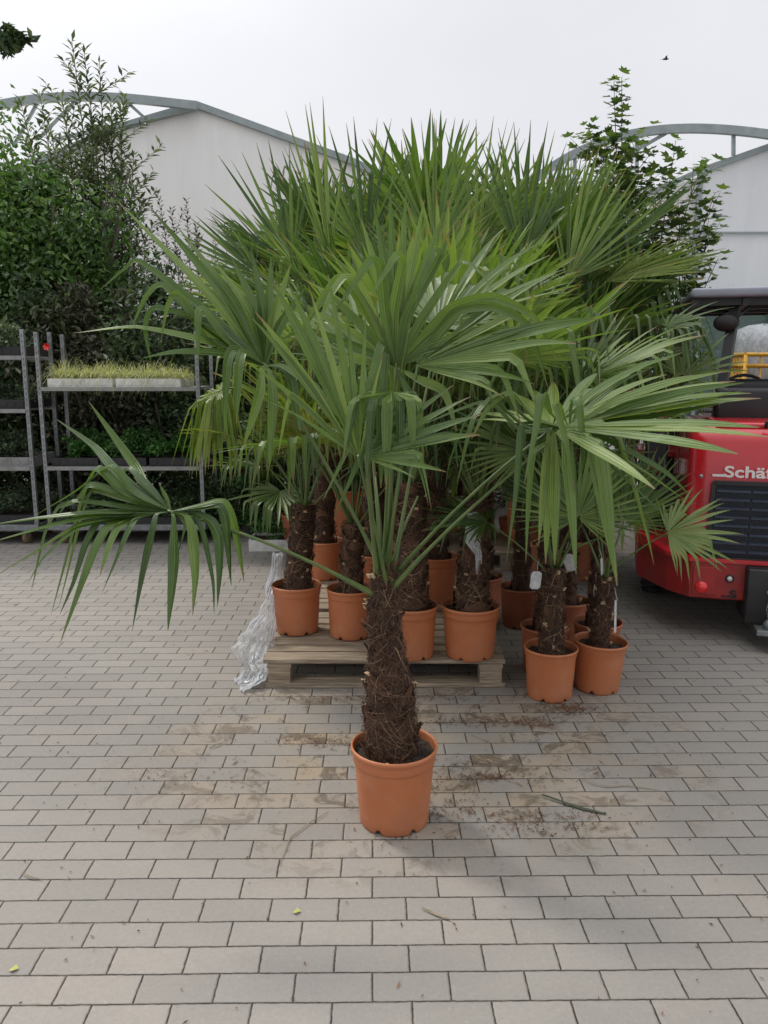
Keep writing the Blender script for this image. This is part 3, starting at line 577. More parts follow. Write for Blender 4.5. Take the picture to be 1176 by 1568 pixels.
drawn_frond(front, TJ(), (606, 562), fy - .02, fl, (0, -.9, .35), [
    ([(570, 490), (535, 435), (517, 427), (485, 470), (440, 541)], -.14, .95), ([(575, 490), (545, 430), (526, 424), (505, 455), (473, 541)], -.16, .9), ([(590, 480), (583, 410), (568, 398), (538, 440), (508, 486)], -.14, 1),
    ([(603, 480), (616, 405), (608, 389), (588, 420), (566, 455)], -.12, 1), ([(625, 480), (672, 392), (664, 386), (650, 420), (636, 470)], -.10, 1), ([(645, 490), (700, 408), (716, 402), (740, 422), (763, 462)], -.08, .9),
    ([(650, 515), (694, 470), (756, 455), (818, 486), (853, 552)], -.10, 1), ([(660, 520), (703, 475), (756, 470), (809, 499), (840, 597)], -.14, .9), ([(590, 460), (552, 332)], .12, 1), ([(597, 450), (572, 310)], .12, 1),
    ([(604, 450), (597, 290)], .14, 1), ([(612, 450), (622, 294)], .14, 1), ([(622, 450), (650, 306)], .14, 1), ([(630, 460), (680, 325)], .12, 1), ([(645, 545), (720, 528), (792, 502)], -.1, 1.1), ([(650, 535), (740, 505), (785, 510), (765, 560), (743, 605)], -.16, 1),
    ([(570, 555), (540, 548), (518, 570), (493, 625)], -.14, 1), ([(585, 525), (572, 570), (545, 660), (495, 765)], -.2, .8), ([(592, 540), (585, 600), (560, 680), (512, 790)], -.2, .8), ([(560, 505), (495, 440)], .06, 1), ([(555, 520), (470, 470)], .04, 1),
    ([(560, 538), (470, 505), (430, 520)], 0, .9), ([(625, 600), (640, 660), (632, 740)], -.14, .9), ([(640, 580), (680, 600), (700, 660)], -.14, .9)])
drawn_frond(front, TJ(), (872, 657), fy - .15, fl, (-.25, -.35, .9), [
    ([(943, 613), (1032, 584), (1113, 568)], -.02, 1.2), ([(963, 621), (1064, 596), (1139, 586)], -.05, 1.2), ([(983, 629), (1085, 609), (1137, 598)], -.08, 1.1), ([(983, 640), (1060, 626), (1129, 611)], -.1, 1.1), ([(963, 648), (1032, 645)], -.12, .8),
    ([(894, 613), (927, 588), (983, 560), (1045, 540)], .06, .9), ([(898, 625), (951, 584), (1000, 562)], .04, .9), ([(902, 673), (983, 718), (1060, 773)], -.14, .85), ([(908, 690), (959, 734), (1022, 793)], -.16, .55), ([(920, 668), (1016, 720), (1056, 758)], -.13, .8),
    ([(876, 610), (887, 620), (893, 702), (882, 752)], -.16, .65), ([(858, 625), (850, 618), (868, 681), (878, 756)], -.18, .6), ([(842, 630), (830, 600), (820, 660), (803, 740)], -.18, .82), ([(838, 650), (801, 648), (795, 690), (789, 762), (775, 862)], -.18, .7),
    ([(850, 672), (818, 690), (810, 750), (805, 862)], -.15, .6), ([(821, 640), (786, 600), (750, 620), (722, 672)], -.14, 1), ([(815, 645), (765, 602), (725, 640), (700, 740)], -.16, 1), ([(810, 655), (752, 610), (715, 640), (690, 700), (682, 745)], -.12, .9), ([(800, 660), (750, 615), (700, 628), (636, 655)], -.05, .8)])
hero((550, 702, fy - .24), (432, 430, fy - .2), (.35, -.9, .2), Lf=0.56, n=12, spread=33, droop=0.25, sb=0.62, split=0.52, wmax=.024)
hero((556, 700, fy - .26), (745, 625, fy - .34), (-.3, -.75, .6), Lf=0.38, n=12, spread=40, droop=0.15, sb=0.6, split=0.6, wmax=.02)
hero((635, 560, fy - .05), (860, 470, fy - .16), (-.1, -.75, .65), Lf=0.54, n=14, spread=46, droop=0.5, sb=0.60, split=0.55, wmax=.024)
hero((600, 600, fy - .12), (560, 640, fy - .55), (.1, .35, .9), Lf=0.40, n=12, spread=60, droop=0.8, sb=0.4, **HK)
hero((845, 655, fy - .15), (1125, 572, fy - .12), (-.25, -.24, .93), Lf=0.63, n=25, spread=120, droop=0.24, sb=0.5, split=0.62, early=0.34, asym=-.28, fold=.02, wmax=.023)
hero((560, 560, fy + .25), (480, 380, fy + .6), (.1, -.4, .8), Lf=0.50, n=22, spread=80, droop=0.5)
hero((670, 500, fy + .3), (780, 370, fy + .5), (-.3, -.6, .6), Lf=0.52, n=22, spread=84, droop=0.55)
hero((602, 640, fy + .0), (598, 420, fy + .02), (0, -1, .05), Lf=0.46, n=14, spread=13, droop=0.0, fold=0.3)
for a_, b_, c_ in ((575, 730, .1), (618, 700, -.1), (640, 760, .15)):
    q_ = MB(); e_ = loc(a_, b_, fy - .04 + c_); q_.tube([T0 + V((0, 0, -.04)), T0.lerp(e_, .5) + V((0, 0, .02)), e_], [.016, .008, .005], 7, flat=.6); q_.build('petiole', M_PET, front)
# short upright stalks of leaves that have been cut back
# --- palms on the pallets
PZ = 0.146
PALL = 'palms in terracotta pots on the pallets'
r, T, o = palm(452, 975, PZ, hT=0.70, lean=(0.05, 0.03), r0=.072, r1=.052, label='palm in the leftmost front pot on the pallet, beside the crumpled plastic film', group=PALL, nf=900, nb=26)
auto_crown(r, T, 11, 0.46, 0.36, M_FRONDY, droop=0.5, az0=40, wmax=0.013, seg=28, elev=(88, 40))
fh = at(335, 600, o.y - .1) - o
frond(r, T, fh, V((-.75, -.35, -.35)), V((-.3, -.3, .9)), 0.48, 42, 150, droop=0.7, sb=0.35, mat_=M_FRONDY, wmax=0.014, early=0.2)
r, T, o = palm(536, 982, PZ, hT=0.62, lean=(0.02, 0.02), r0=.06, r1=.05, rt=.128, label='slim palm in the second front pot from the left on the pallet', group=PALL)
auto_crown(r, T, 10, 0.62, 0.46, M_FROND, droop=0.4, az0=100, wmax=0.017, seg=30, elev=(88, 38))
r, T, o = palm(630, 1014, PZ, hT=0.88, lean=(0, 0.03), r0=.086, r1=.064, label='stout palm in the pot just right of the front palm trunk', group=PALL, nf=1000, nb=30)
auto_crown(r, T, 14, 0.80, 0.56, M_FROND, droop=0.3, az0=10, wmax=0.02, seg=30, elev=(90, 45), blade_drop=12)
r, T, o = palm(723, 1015, PZ, rt=.145, rb=.12, hT=0.80, lean=(0.03, 0.02), r0=.084, r1=.058, label='palm in the rightmost front pot on the pallet, film scrap on its trunk', group=PALL, nf=900, nb=26)
D_ROOT = r; D_T = T; D_O = o
auto_crown(r, T, 14, 0.78, 0.54, M_FROND, droop=0.4, az0=70, wmax=0.019, seg=30, elev=(88, 38), blade_drop=18)
r, T, o = palm(494, 890, PZ, hT=0.95, rt=.14, lean=(0.02, 0), r0=.08, r1=.06, label='palm in the second-row pot behind the leftmost front pot', group=PALL)
auto_crown(r, T, 13, 0.72, 0.52, M_FROND, droop=0.35, az0=20, wmax=.019, seg=30, elev=(88, 38), blade_drop=18)
r, T, o = palm(574, 920, PZ, ph=.285, rt=.14, hT=1.0, r0=.08, r1=.06, label='palm in the second-row pot seen left of the front palm trunk', group=PALL)
auto_crown(r, T, 14, 0.80, 0.56, M_FROND, droop=0.3, az0=140, wmax=.02, seg=30, elev=(90, 42), blade_drop=12)
r, T, o = palm(668, 925, PZ, ph=.285, rt=.142, hT=1.05, r0=.08, r1=.06, label='palm in the second-row pot between the two right front pots', group=PALL)
auto_crown(r, T, 14, 0.85, 0.58, M_FROND, droop=0.3, az0=230, wmax=.02, seg=30, elev=(90, 42), blade_drop=12)
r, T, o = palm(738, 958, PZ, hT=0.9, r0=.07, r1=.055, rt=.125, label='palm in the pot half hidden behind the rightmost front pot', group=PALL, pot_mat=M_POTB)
auto_crown(r, T, 10, 0.5, 0.46, M_FROND, droop=0.4, az0=300)
# tall ones at the back in bigger pots
TALL = 'tall palms at the back of the group'
for i, (px, py, hT, az, Lf, lab) in enumerate([
    (522, 822, 1.72, 10, .66, 'tall palm in the large raised pot behind the second row, left of the front trunk'),
    (652, 838, 1.80, 95, .66, 'tall palm in the large pot behind the stout palm, centre of the group'),
    (815, 838, 1.72, 200, .68, 'tall palm at the back whose stiff upright leaves form the right of the top'),
    (592, 818, 1.62, 250, .64, 'tall palm leaning to the back left with a stiff spiky leaf against the pale wall'),
    (730, 800, 1.78, 310, .62, 'tallest back palm in the middle of the group against the sky')]):
    r, T, o = palm(px, py, PZ, rt=.2, rb=.17, ph=.40, hT=hT, lean=((-.55, 0) if i == 3 else (-.02, 0) if i == 0 else (.05, 0)), r0=.10, r1=.075, label=lab, group=TALL, nf=300, nb=20)
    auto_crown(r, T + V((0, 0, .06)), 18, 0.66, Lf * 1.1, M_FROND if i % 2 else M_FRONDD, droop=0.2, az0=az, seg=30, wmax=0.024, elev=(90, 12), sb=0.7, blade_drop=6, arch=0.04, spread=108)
    SP = dict(droop=0.02, arch=0.0, wmax=.0125, split=.36)
    for (ii, H_, A_, L_, n_, sp_) in ((3, (448, 405, 5.35), (-.38, 0, .92), .80, 15, 42), (3, (400, 425, 5.2), (-.8, 0, .6), .56, 12, 34), (2, (800, 400, 5.3), (.02, 0, 1), .86, 15, 40), (2, (868, 430, 5.3), (.42, 0, .9), .84, 15, 42),
                                      (1, (665, 385, 5.3), (.08, 0, 1), .80, 20, 55), (0, (560, 385, 5.4), (-.12, 0, 1), .84, 18, 50), (4, (730, 380, 5.5), (.1, 0, 1), .80, 18, 52), (0, (505, 400, 5.0), (-.12, 0, 1), .95, 8, 16)):
        if ii == i: frond(r, T, at(*H_) - o, V(A_), V((0, -1, .12)), L_, n_, sp_, **SP)
    if i == 2: frond(r, T, at(880, 470, o.y - .3) - o, V((.6, -.1, .7)), V((-.3, -.9, .3)), 0.6, 28, 70, droop=0.1, arch=0.03, wmax=.016, mat_=M_FRONDY)
for i, (x, y, lab) in enumerate([(-.75, 6.9, 'bushy palm added to darken the gap behind the leftmost pallet pots'), (-.05, 7.3, 'bushy palm added to darken the gap behind the front palm trunk'), (.65, 7.3, 'bushy palm added to darken the gap behind the rightmost pallet pots'), (1.15, 6.7, 'bushy palm added to darken the gap between pallets and red loader')]):  # extra palms, added to darken bright gaps between trunks and block sky behind
    r, T, o = palm(0, 0, 0, rt=.16, rb=.14, ph=.30, hT=.5, r0=.07, r1=.06, base=V((x, y, 0)), pot_mat=M_POTB, label=lab, group='bushy palms added at the rear to block light', nf=150)
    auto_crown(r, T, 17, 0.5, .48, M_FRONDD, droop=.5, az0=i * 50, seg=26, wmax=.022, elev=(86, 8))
# --- palms standing on the paving at the right
RG = 'palms in terracotta pots on the paving at the right'
j, T, o = palm(848, 1078, 0, rt=.128, rb=.108, ph=.25, hT=0.64, r0=.052, r1=.040, band=False, label='short palm in the nearest pot of the right group, large fan facing the viewer', group=RG, nf=1100, nb=26)
J_O = o
frond(j, T, at(885, 792, o.y - .34) - o, V((.1, .1, 1)), V((0, -1, .1)), 0.37, 40, 126, droop=0.04, arch=0.0, fold=.06, wmax=.010, split=.36)
frond(j, T, at(806, 690, o.y) - o, V((-.4, .1, .9)), V((.2, -1, .2)), 0.42, 36, 115, droop=0.1, wmax=.011)
auto_crown(j, T, 8, 0.40, 0.34, M_FRONDD, droop=0.25, az0=60, wmax=.012, seg=32, elev=(86, 30), az_avoid=-80)
kT = Matrix.Rotation(R(2.5), 3, 'Y')
k_, T, o = palm(922, 1066, 0, rt=.130, rb=.108, ph=.25, hT=0.58, lean=(0.02, 0), r0=.043, r1=.032, band=False, tilt=kT, label='short palm in the slightly tilted rightmost pot, white tag hanging on its trunk', group=RG, nf=900, nb=24)
K_O = o
T2 = T
frond(k_, T, at(1022, 815, o.y - .15) - o, V((.95, -.1, .12)), V((-.1, -.75, .65)), 0.33, 26, 95, droop=0.3, wmax=.012, mat_=M_FROND)
frond(k_, T, at(955, 800, o.y) - o, V((.2, .1, 1)), V((-.2, -1, .2)), 0.40, 36, 95, droop=0.05, arch=.02, wmax=.012)
auto_crown(k_, T, 7, 0.36, 0.32, M_FROND, droop=0.2, az0=150, wmax=.012, seg=30, elev=(88, 45), az_avoid=-20)
for (px, py, hT, rr, lab) in [(838, 1038, .75, .125, 'palm in the dark brown pot just behind the nearest right-hand pot'),
                          (920, 1030, .72, .128, 'palm in the brown pot directly behind the slightly tilted rightmost pot'),
                          (872, 990, .95, .13, 'palm in the shaded pot deep between the right-hand pots'),
                          (800, 965, .95, .13, 'palm in the shaded pot between the pallet and the right group')]:
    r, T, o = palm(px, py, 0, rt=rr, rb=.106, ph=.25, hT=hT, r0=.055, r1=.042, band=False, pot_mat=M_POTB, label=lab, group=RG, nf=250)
    auto_crown(r, T, 10, 0.58, 0.42, M_FRONDD, droop=0.4, az0=px, wmax=.015, seg=28, elev=(88, 35), az_avoid=(-20 if px > 850 else None))
for (px, py, hT, az, lab, mt) in [(850, 900, 1.35, 0, 'medium palm behind the right group, nearest the tall palms', M_FRONDD),
                            (892, 890, 1.30, 120, 'medium palm behind the right group with a bright yellow-green leaf', M_FROND),
                            (908, 868, 1.30, 200, 'medium palm at the far right of the group beside the red loader', M_FRONDD),
                            (830, 860, 1.65, 60, 'palm with long drooping leaves right of the tall palms', M_FRONDD)]:
    r, T, o = palm(px, py, 0, rt=.16, rb=.14, ph=.30, hT=hT, r0=.08, r1=.06, pot_mat=M_POTB, label=lab, group='medium palms behind the right group', nf=250)
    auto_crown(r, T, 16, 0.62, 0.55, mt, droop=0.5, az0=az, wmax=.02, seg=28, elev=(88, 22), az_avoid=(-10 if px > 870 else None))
    if px == 908:
        for H_, A_, N_, L_, sp_, dr_, m_ in (((985, 455, o.y - .55), (.5, -.3, .5), (-.3, -.4, .85), .55, 110, .75, M_FRONDD), ((1020, 500, 5.05), (.6, -.1, .15), (-.1, -.3, .95), .50, 110, .8, M_FRONDD), ((1045, 575, 5.0), (.5, .1, .5), (-.1, -.6, .75), .42, 105, .5, M_FROND),
                              ((930, 400, o.y - .4), (-.1, -.2, 1), (0, -1, .2), .52, 90, .4, M_FRONDD), ((1000, 620, o.y - .35), (.3, -.1, .7), (0, -1, .2), .42, 100, .3, M_FRONDD), ((900, 520, o.y - .6), (.2, -.5, .4), (0, -.4, .9), .5, 100, .8, M_FRONDD)):
            frond(r, T, at(*H_) - o, V(A_), V(N_), L_, 28, sp_, droop=dr_, sb=.45, mat_=m_, wmax=.018, early=.15)
    if px == 892:
        frond(r, T, at(925, 432, o.y - .4) - o, V((.9, -.2, .28)), V((-.2, -.8, .6)), 0.72, 20, 26, droop=0.05, mat_=M_FRONDY)
#PART2
# ---------------------------------------------------------------- pallets
def pallet(x0, y0, z0, label, wid=1.2, dep=0.8, sd=0):
    rd = random.Random(sd); root = empty('wooden_pallet', (x0, y0, z0), label, 'pallet', 'wooden pallets under the palms')
    z = 0.0
    for k, yy in enumerate((0.05, dep / 2, dep - 0.05)):      # bottom boards along x
        b = MB(); b.box((wid / 2, yy, 0.011), (wid, 0.10, 0.022), bev=0.002); b.build('bottom_board', M_WOOD, root)
        for j, xx in enumerate((0.0725, wid / 2, wid - 0.0725)):
            b = MB(); b.box((xx, yy, 0.061), (0.145 if j == 1 else 0.11, 0.10, 0.078), bev=0.003); b.build('block', M_WOOD, root)
    for xx in (0.0725, wid / 2, wid - 0.0725):
        b = MB(); b.box((xx, dep / 2, 0.111), (0.12, dep, 0.0215), bev=0.002); b.build('cross_board', M_WOOD, root)
    ys = [0.06, 0.175, 0.285, 0.40, 0.515, 0.625, 0.74]
    for k, yy in enumerate(ys):
        b = MB(); wv = (0.118, 0.088, 0.108, 0.12, 0.088, 0.10, 0.118)[k]
        b.box((wid / 2 + rd.uniform(-.006, .006), yy, 0.133 + rd.uniform(-.001, .001)), (wid + rd.uniform(-.01, .01), wv * 0.93, 0.021), bev=0.003, rot=Matrix.Rotation(rd.uniform(-.004, .004), 3, 'Z'))
        b.build('top_board', M_WOOD, root)
    return root
pallet(-0.595, 3.73, 0.0, 'weathered wooden pallet in front, its boards showing beneath the first row of pots', sd=1)
pallet(-0.57, 4.58, 0.0, 'wooden pallet in the shade under the second row of pots', sd=2)
pallet(-0.55, 6.05, 0.0, 'wooden pallet far back under the tall palms in large pots', wid=1.6, sd=3)
# ---------------------------------------------------------------- crumpled plastic film
def film_mat():
    m, t, n, l, b = mat('clear_plastic_film'); setp(b, (0.72, 0.74, 0.76), 0.22); b.inputs['Specular IOR Level'].default_value = 0.8
    tr = n.new('ShaderNodeBsdfTransparent'); ms = n.new('ShaderNodeMixShader'); tl = n.new('ShaderNodeBsdfTranslucent'); tl.inputs[0].default_value = (.8, .82, .85, 1)
    m2 = n.new('ShaderNodeMixShader'); m2.inputs[0].default_value = 0.4
    tc = n.new('ShaderNodeTexCoord'); a = n.new('ShaderNodeTexNoise'); a.inputs['Scale'].default_value = 9; a.inputs['Detail'].default_value = 4; a.inputs['Distortion'].default_value = 1.0
    l.new(tc.outputs['Object'], a.inputs['Vector']); r = n.new('ShaderNodeMapRange'); r.inputs[1].default_value = 0.4; r.inputs[2].default_value = 0.62; r.inputs[3].default_value = 0.5; r.inputs[4].default_value = 0.95
    l.new(a.outputs['Fac'], r.inputs[0]); l.new(r.outputs[0], ms.inputs[0]); l.new(b.outputs[0], m2.inputs[1]); l.new(tl.outputs[0], m2.inputs[2])
    l.new(tr.outputs[0], ms.inputs[1]); l.new(m2.outputs[0], ms.inputs[2]); l.new(ms.outputs[0], n['Material Output'].inputs[0])
    bp = n.new('ShaderNodeBump'); bp.inputs['Strength'].default_value = 0.35; bp.inputs['Distance'].default_value = 0.01; l.new(a.outputs['Fac'], bp.inputs['Height']); l.new(bp.outputs[0], b.inputs['Normal'])
    return m
M_FILM = film_mat()
from mathutils import noise as mno
def film(name, rows, label, cat, amp=0.02, nu=44, parent=None, folds=5, seed=0.0):
    """rows: list of (left point, right point) down the sheet"""
    m = MB(); K = 40; n = len(rows) - 1
    for i in range(K):
        f = i / (K - 1) * n; k = min(int(f), n - 1); a = rows[k][0].lerp(rows[k + 1][0], f - k); b = rows[k][1].lerp(rows[k + 1][1], f - k); w_ = (b - a).length
        for j in range(nu):
            t = j / (nu - 1); p = a.lerp(b, t); nv = mno.noise_vector(V((p.x * 9 + seed, p.y * 9, p.z * 7))); n2 = mno.noise_vector(V((p.x * 38, p.y * 38 + seed, p.z * 38)))
            p = p + nv * amp + n2 * amp * 0.28 + V((0.2, -1, 0.3)) * amp * 2.6 * abs(mno.noise(V((t * folds * 1.3 + seed, f * .9 + nv.x * 1.5, seed)))) + V((0.2, -1, 0.3)) * amp * 1.2 * abs(mno.noise(V((t * folds * 4 + seed, f * 4.5, seed + 3))))
            p.z = max(p.z, 0.004 + 0.012 * (0.5 + n2.z)); m.v.append(tuple(p))
    for i in range(K - 1):
        for j in range(nu - 1): m.face((i * nu + j, i * nu + j + 1, (i + 1) * nu + j + 1, (i + 1) * nu + j), 0, None, False)
    o = m.build(name, M_FILM, parent, fix=False)
    return tag(o, label, cat) if label else o
def lv(px, py, d): return at(px, py, d)
film('plastic_film', [(lv(421, 845, 4.30), lv(434, 850, 4.45)), (lv(408, 900, 4.12), lv(424, 900, 4.35)), (lv(396, 945, 4.0), lv(424, 950, 4.2)), (lv(360, 975, 4.02), lv(422, 985, 4.0)),
                      (lv(354, 995, 3.95), lv(418, 1005, 3.88)), (lv(370, 1018, 3.9), lv(412, 1022, 3.80)), (lv(364, 1040, 3.86), lv(408, 1042, 3.75)), (lv(356, 1055, 3.82), lv(378, 1056, 3.70))],
     'crumpled clear plastic film hanging off the left end of the pallet', 'plastic film', amp=0.028)
film('plastic_film', [(lv(716, 786, 3.72), lv(730, 784, 3.76)), (lv(712, 806, 3.71), lv(733, 806, 3.75)), (lv(710, 830, 3.72), lv(736, 826, 3.76)), (lv(727, 850, 3.72), lv(738, 852, 3.76)), (lv(730, 880, 3.74), lv(737, 880, 3.77))],
     'scrap of white film snagged on the hairy trunk of the rightmost pallet palm', 'plastic film', amp=0.008, nu=16, folds=3, seed=5.0)
# ---------------------------------------------------------------- white tags on the right-hand palms
def card(px, py, d, wd, hg, rz, label, tilt=0.0):
    c = at(px, py, d); m = MB(); s = wd / 2; h = hg / 2; Mx = Matrix.Rotation(rz, 3, 'Z') @ Matrix.Rotation(tilt, 3, 'Y'); cr_ = min(s, h) * 0.4
    poly = [(-s + cr_, -h), (s - cr_, -h), (s, -h + cr_), (s, h - cr_), (s - cr_, h), (-s + cr_, h), (-s, h - cr_), (-s, -h + cr_)]
    P = [Mx @ V((a, 0.02 * (b / h) ** 2 * hg * 3, b)) for a, b in poly] + [Mx @ V((a, 0.0012 + 0.02 * (b / h) ** 2 * hg * 3, b)) for a, b in poly]
    n = 8; m.add(P, [tuple(range(n)), tuple(range(n, 2 * n))[::-1]] + [(i, n + i, n + (i + 1) % n, (i + 1) % n) for i in range(n)])
    m.tube([Mx @ V((0, 0, h)), Mx @ V((0.004, 0.012, h + .03)), Mx @ V((0.02, 0.03, h + .05))], 0.0012, 4)
    tag(m.build('plant_tag', M_TAG, origin=None), label, 'tag').location = c
card(821, 889, 3.55, .055, .085, .3, 'round-cornered white tag hanging left of the nearest right-hand palm trunk', .1)
card(872, 862, 3.72, .055, .085, -.4, 'grey-white tag in the leaf bases right of the nearest right-hand palm', -.35)
card(923, 868, 3.70, .025, .09, .9, 'small pointed white tag high behind the rightmost pot', -.2)
card(913, 905, 3.82, .032, .065, .5, 'dull white tag on the shaded palm behind the rightmost pot', 0)
card(945, 945, 3.50, .016, .16, .7, 'long narrow white strip tag hanging over the rim of the rightmost pot', -.06)
# ---------------------------------------------------------------- danish trolleys with trays of plants
M_SHELFD = noisy('post_holes', (0.10, 0.10, 0.10), (0.14, 0.14, 0.14), 20)
def trolley(x0, y0, wid, dep, hgt, shelves, label, rz=0):
    root = empty('plant_trolley', (x0, y0, 0), label, 'plant trolley', 'steel plant trolleys in front of the shrubs', rz)
    for (xx, yy) in ((0, 0), (wid, 0), (0, dep), (wid, dep)):
        b = MB(); b.box((xx, yy, 0.14 + (hgt - .14) / 2), (0.034, 0.034, hgt - .14), bev=0.003)
        for q in range(34):
            b.box((xx, yy - 0.0172, 0.2 + q * 0.05), (0.009, 0.002, 0.022), m=1)
        b.build('post', [M_GALV, M_SHELFD], root)
    b = MB(); b.box((wid / 2, 0, 0.155), (wid + .03, .045, .05), bev=.004); b.box((wid / 2, dep, 0.155), (wid + .03, .045, .05), bev=.004)
    b.box((0, dep / 2, 0.155), (.045, dep - .05, .049)); b.box((wid, dep / 2, 0.155), (.045, dep - .05, .049)); b.box((wid / 2, dep / 2, .172), (wid - .05, dep - .05, .012)); b.build('base_frame', M_GALV, root)
    for (xx, yy) in ((.12, .05), (wid - .12, .05), (.12, dep - .05), (wid - .12, dep - .05)):
        b = MB(); b.lathe([(0.0, -.019), (.045, -.019), (.056, -.012), (.056, .012), (.045, .019), (0, .019)], c=(xx, yy, .058), n=20, M=Matrix.Rotation(R(90), 3, 'Y') @ Matrix.Rotation(R(20), 3, 'X')); w_ = b.build('wheel', M_BROWNW, root)
        f = MB(); f.box((xx, yy - .0, .122), (.05, .06, .012)); f.box((xx - .026, yy, .09), (.004, .05, .06)); f.box((xx + .026, yy, .09), (.004, .05, .06)); f.build('fork', M_GALV, w_)
    for z in shelves:
        b = MB(); b.box((wid / 2, dep / 2, z), (wid - .036, dep - .02, .012)); b.box((wid / 2, -.018, z - .008), (wid - .0365, .006, .034)); b.box((wid / 2, dep + .018, z - .008), (wid - .0365, .006, .034)); b.build('shelf', M_SHELF, root)
    return root
M_BROWNW = noisy('brown_wheel_resin', (0.13, 0.09, 0.05), (0.2, 0.14, 0.08), 20, 0.6)
TX, TY = -3.02, 7.02
trolley(TX, TY, 1.39, .565, 1.88, [.70, 1.40], 'steel plant trolley with yellow grass trays on its upper shelf')
trolley(TX - 1.50, TY - .02, 1.39, .565, 1.90, [.70, 1.21, 1.67], 'steel plant trolley cut by the left edge of the photo')
G_HERB = leafmat('herb_leaves', [(0.015, 0.06, 0.010), (0.03, 0.11, 0.016), (0.05, 0.16, 0.025), (0.09, 0.22, 0.04)], .25, .5)
G_GREY = leafmat('grey_green_leaves', [(0.03, 0.055, 0.025), (0.05, 0.085, 0.045), (0.08, 0.12, 0.06), (0.15, 0.19, 0.10)], .2, .6)
G_DARK = leafmat('dark_leaves', [(0.018, 0.040, 0.014), (0.034, 0.068, 0.022), (0.058, 0.10, 0.034), (0.10, 0.14, 0.055)], .18, .5)
G_TREE = leafmat('tree_leaves', [(0.032, 0.078, 0.018), (0.062, 0.135, 0.030), (0.10, 0.19, 0.042), (0.17, 0.26, 0.07)], .28, .45)
G_WILL = leafmat('willow_leaves', [(0.045, 0.07, 0.035), (0.08, 0.12, 0.055), (0.13, 0.17, 0.08), (0.2, 0.24, 0.13)], .25, .5)
G_MAPLE = leafmat('maple_leaves', [(0.04, 0.075, 0.028), (0.07, 0.12, 0.04), (0.11, 0.18, 0.05), (0.19, 0.25, 0.07)], .28, .45)
G_BROWN = leafmat('brownish_leaves', [(0.03, 0.028, 0.018), (0.05, 0.05, 0.028), (0.07, 0.08, 0.04), (0.11, 0.11, 0.06)], .15, .6)
G_GRASS = leafmat('yellow_grass', [(0.20, 0.22, 0.07), (0.32, 0.34, 0.12), (0.45, 0.45, 0.2), (0.55, 0.55, 0.32)], .3, .5)
def leaves(centres, size, mats, name, parent, elong=0.42, up=0.3, jit=0.5):
    """folded pointed leaves (two facets each) at the given centres"""
    c = np.asarray(centres, dtype=float); n = len(c); d = rng.normal(size=(n, 3)); d /= np.linalg.norm(d, axis=1)[:, None]
    q = rng.normal(size=(n, 3)); q[:, 2] += up * 2; s = np.cross(d, q); s /= np.linalg.norm(s, axis=1)[:, None] + 1e-9; u = np.cross(s, d)
    L_ = size * rng.uniform(1 - jit, 1 + jit * .6, n)[:, None]; W = L_ * elong
    P0 = c - d * L_ * .5; P1 = c - d * L_ * .05 + s * W * .5 + u * W * .2; P2 = c + d * L_ * .5; P3 = c - d * L_ * .05 - s * W * .5 + u * W * .2
    r = rng.random(n)
    Vt = np.concatenate([np.stack([P0, P1, P2], 1), np.stack([P0, P2, P3], 1)]); return quads(name, Vt, 3, mats, parent, np.concatenate([r, r]))
def clump(n, c, rad, hollow=0.5, lump=0.35, seed=0, clumps=14):
    """points gathered in uneven clumps inside an ellipsoid"""
    g_ = np.random.default_rng(seed); rad = np.asarray(rad, float)
    cc = g_.normal(size=(clumps, 3)); cc /= np.linalg.norm(cc, axis=1)[:, None]; cc *= g_.uniform(.2, 1.0, clumps)[:, None]
    rr = .13 + .42 * g_.random(clumps) ** 1.6; k = g_.integers(0, clumps, n); v = g_.normal(size=(n, 3)); v /= np.linalg.norm(v, axis=1)[:, None]
    p = cc[k] + v * (rr[k] * g_.random(n) ** .4)[:, None] + g_.normal(size=(n, 3)) * .035
    return np.asarray(c) + p * rad
def branches(root, base, tips, rad, name='trunk', m_=None, k=6, wob=.08):
    b = MB(); base = V(base)
    for t in tips:
        t = V(t); pts = []; 
        for i in range(k):
            f = i / (k - 1); p = base.lerp(t, f) + V((random.uniform(-1, 1), random.uniform(-1, 1), random.uniform(-.4, .4))) * wob * math.sin(f * 3.14); pts.append(p)
        b.tube(pts, [rad * (1 - .85 * i / (k - 1)) for i in range(k)], 6)
    return b.build(name, m_ or M_BARK, root)
def bush(px_or_loc, rad, n, size, mt, label, cat='shrub', name='shrub', group=None, seed=0, h0=None, clumps=16, elong=.45, tips=9, trunkr=.035, up=.3):
    x, y, z = px_or_loc; root = empty(name, (x, y, 0), label, cat, group)
    c = (0, 0, z); leaves(clump(n, c, rad, seed=seed, clumps=clumps), size, mt, 'crown', root, elong, up)
    rs = random.Random(seed); T_ = []
    for i in range(tips):
        a = rs.random() * 6.28; e = rs.uniform(-.2, 1); T_.append((rad[0] * .7 * math.cos(a), rad[1] * .7 * math.sin(a), z + rad[2] * .75 * e))
    branches(root, (0, 0, 0), T_, trunkr); return root
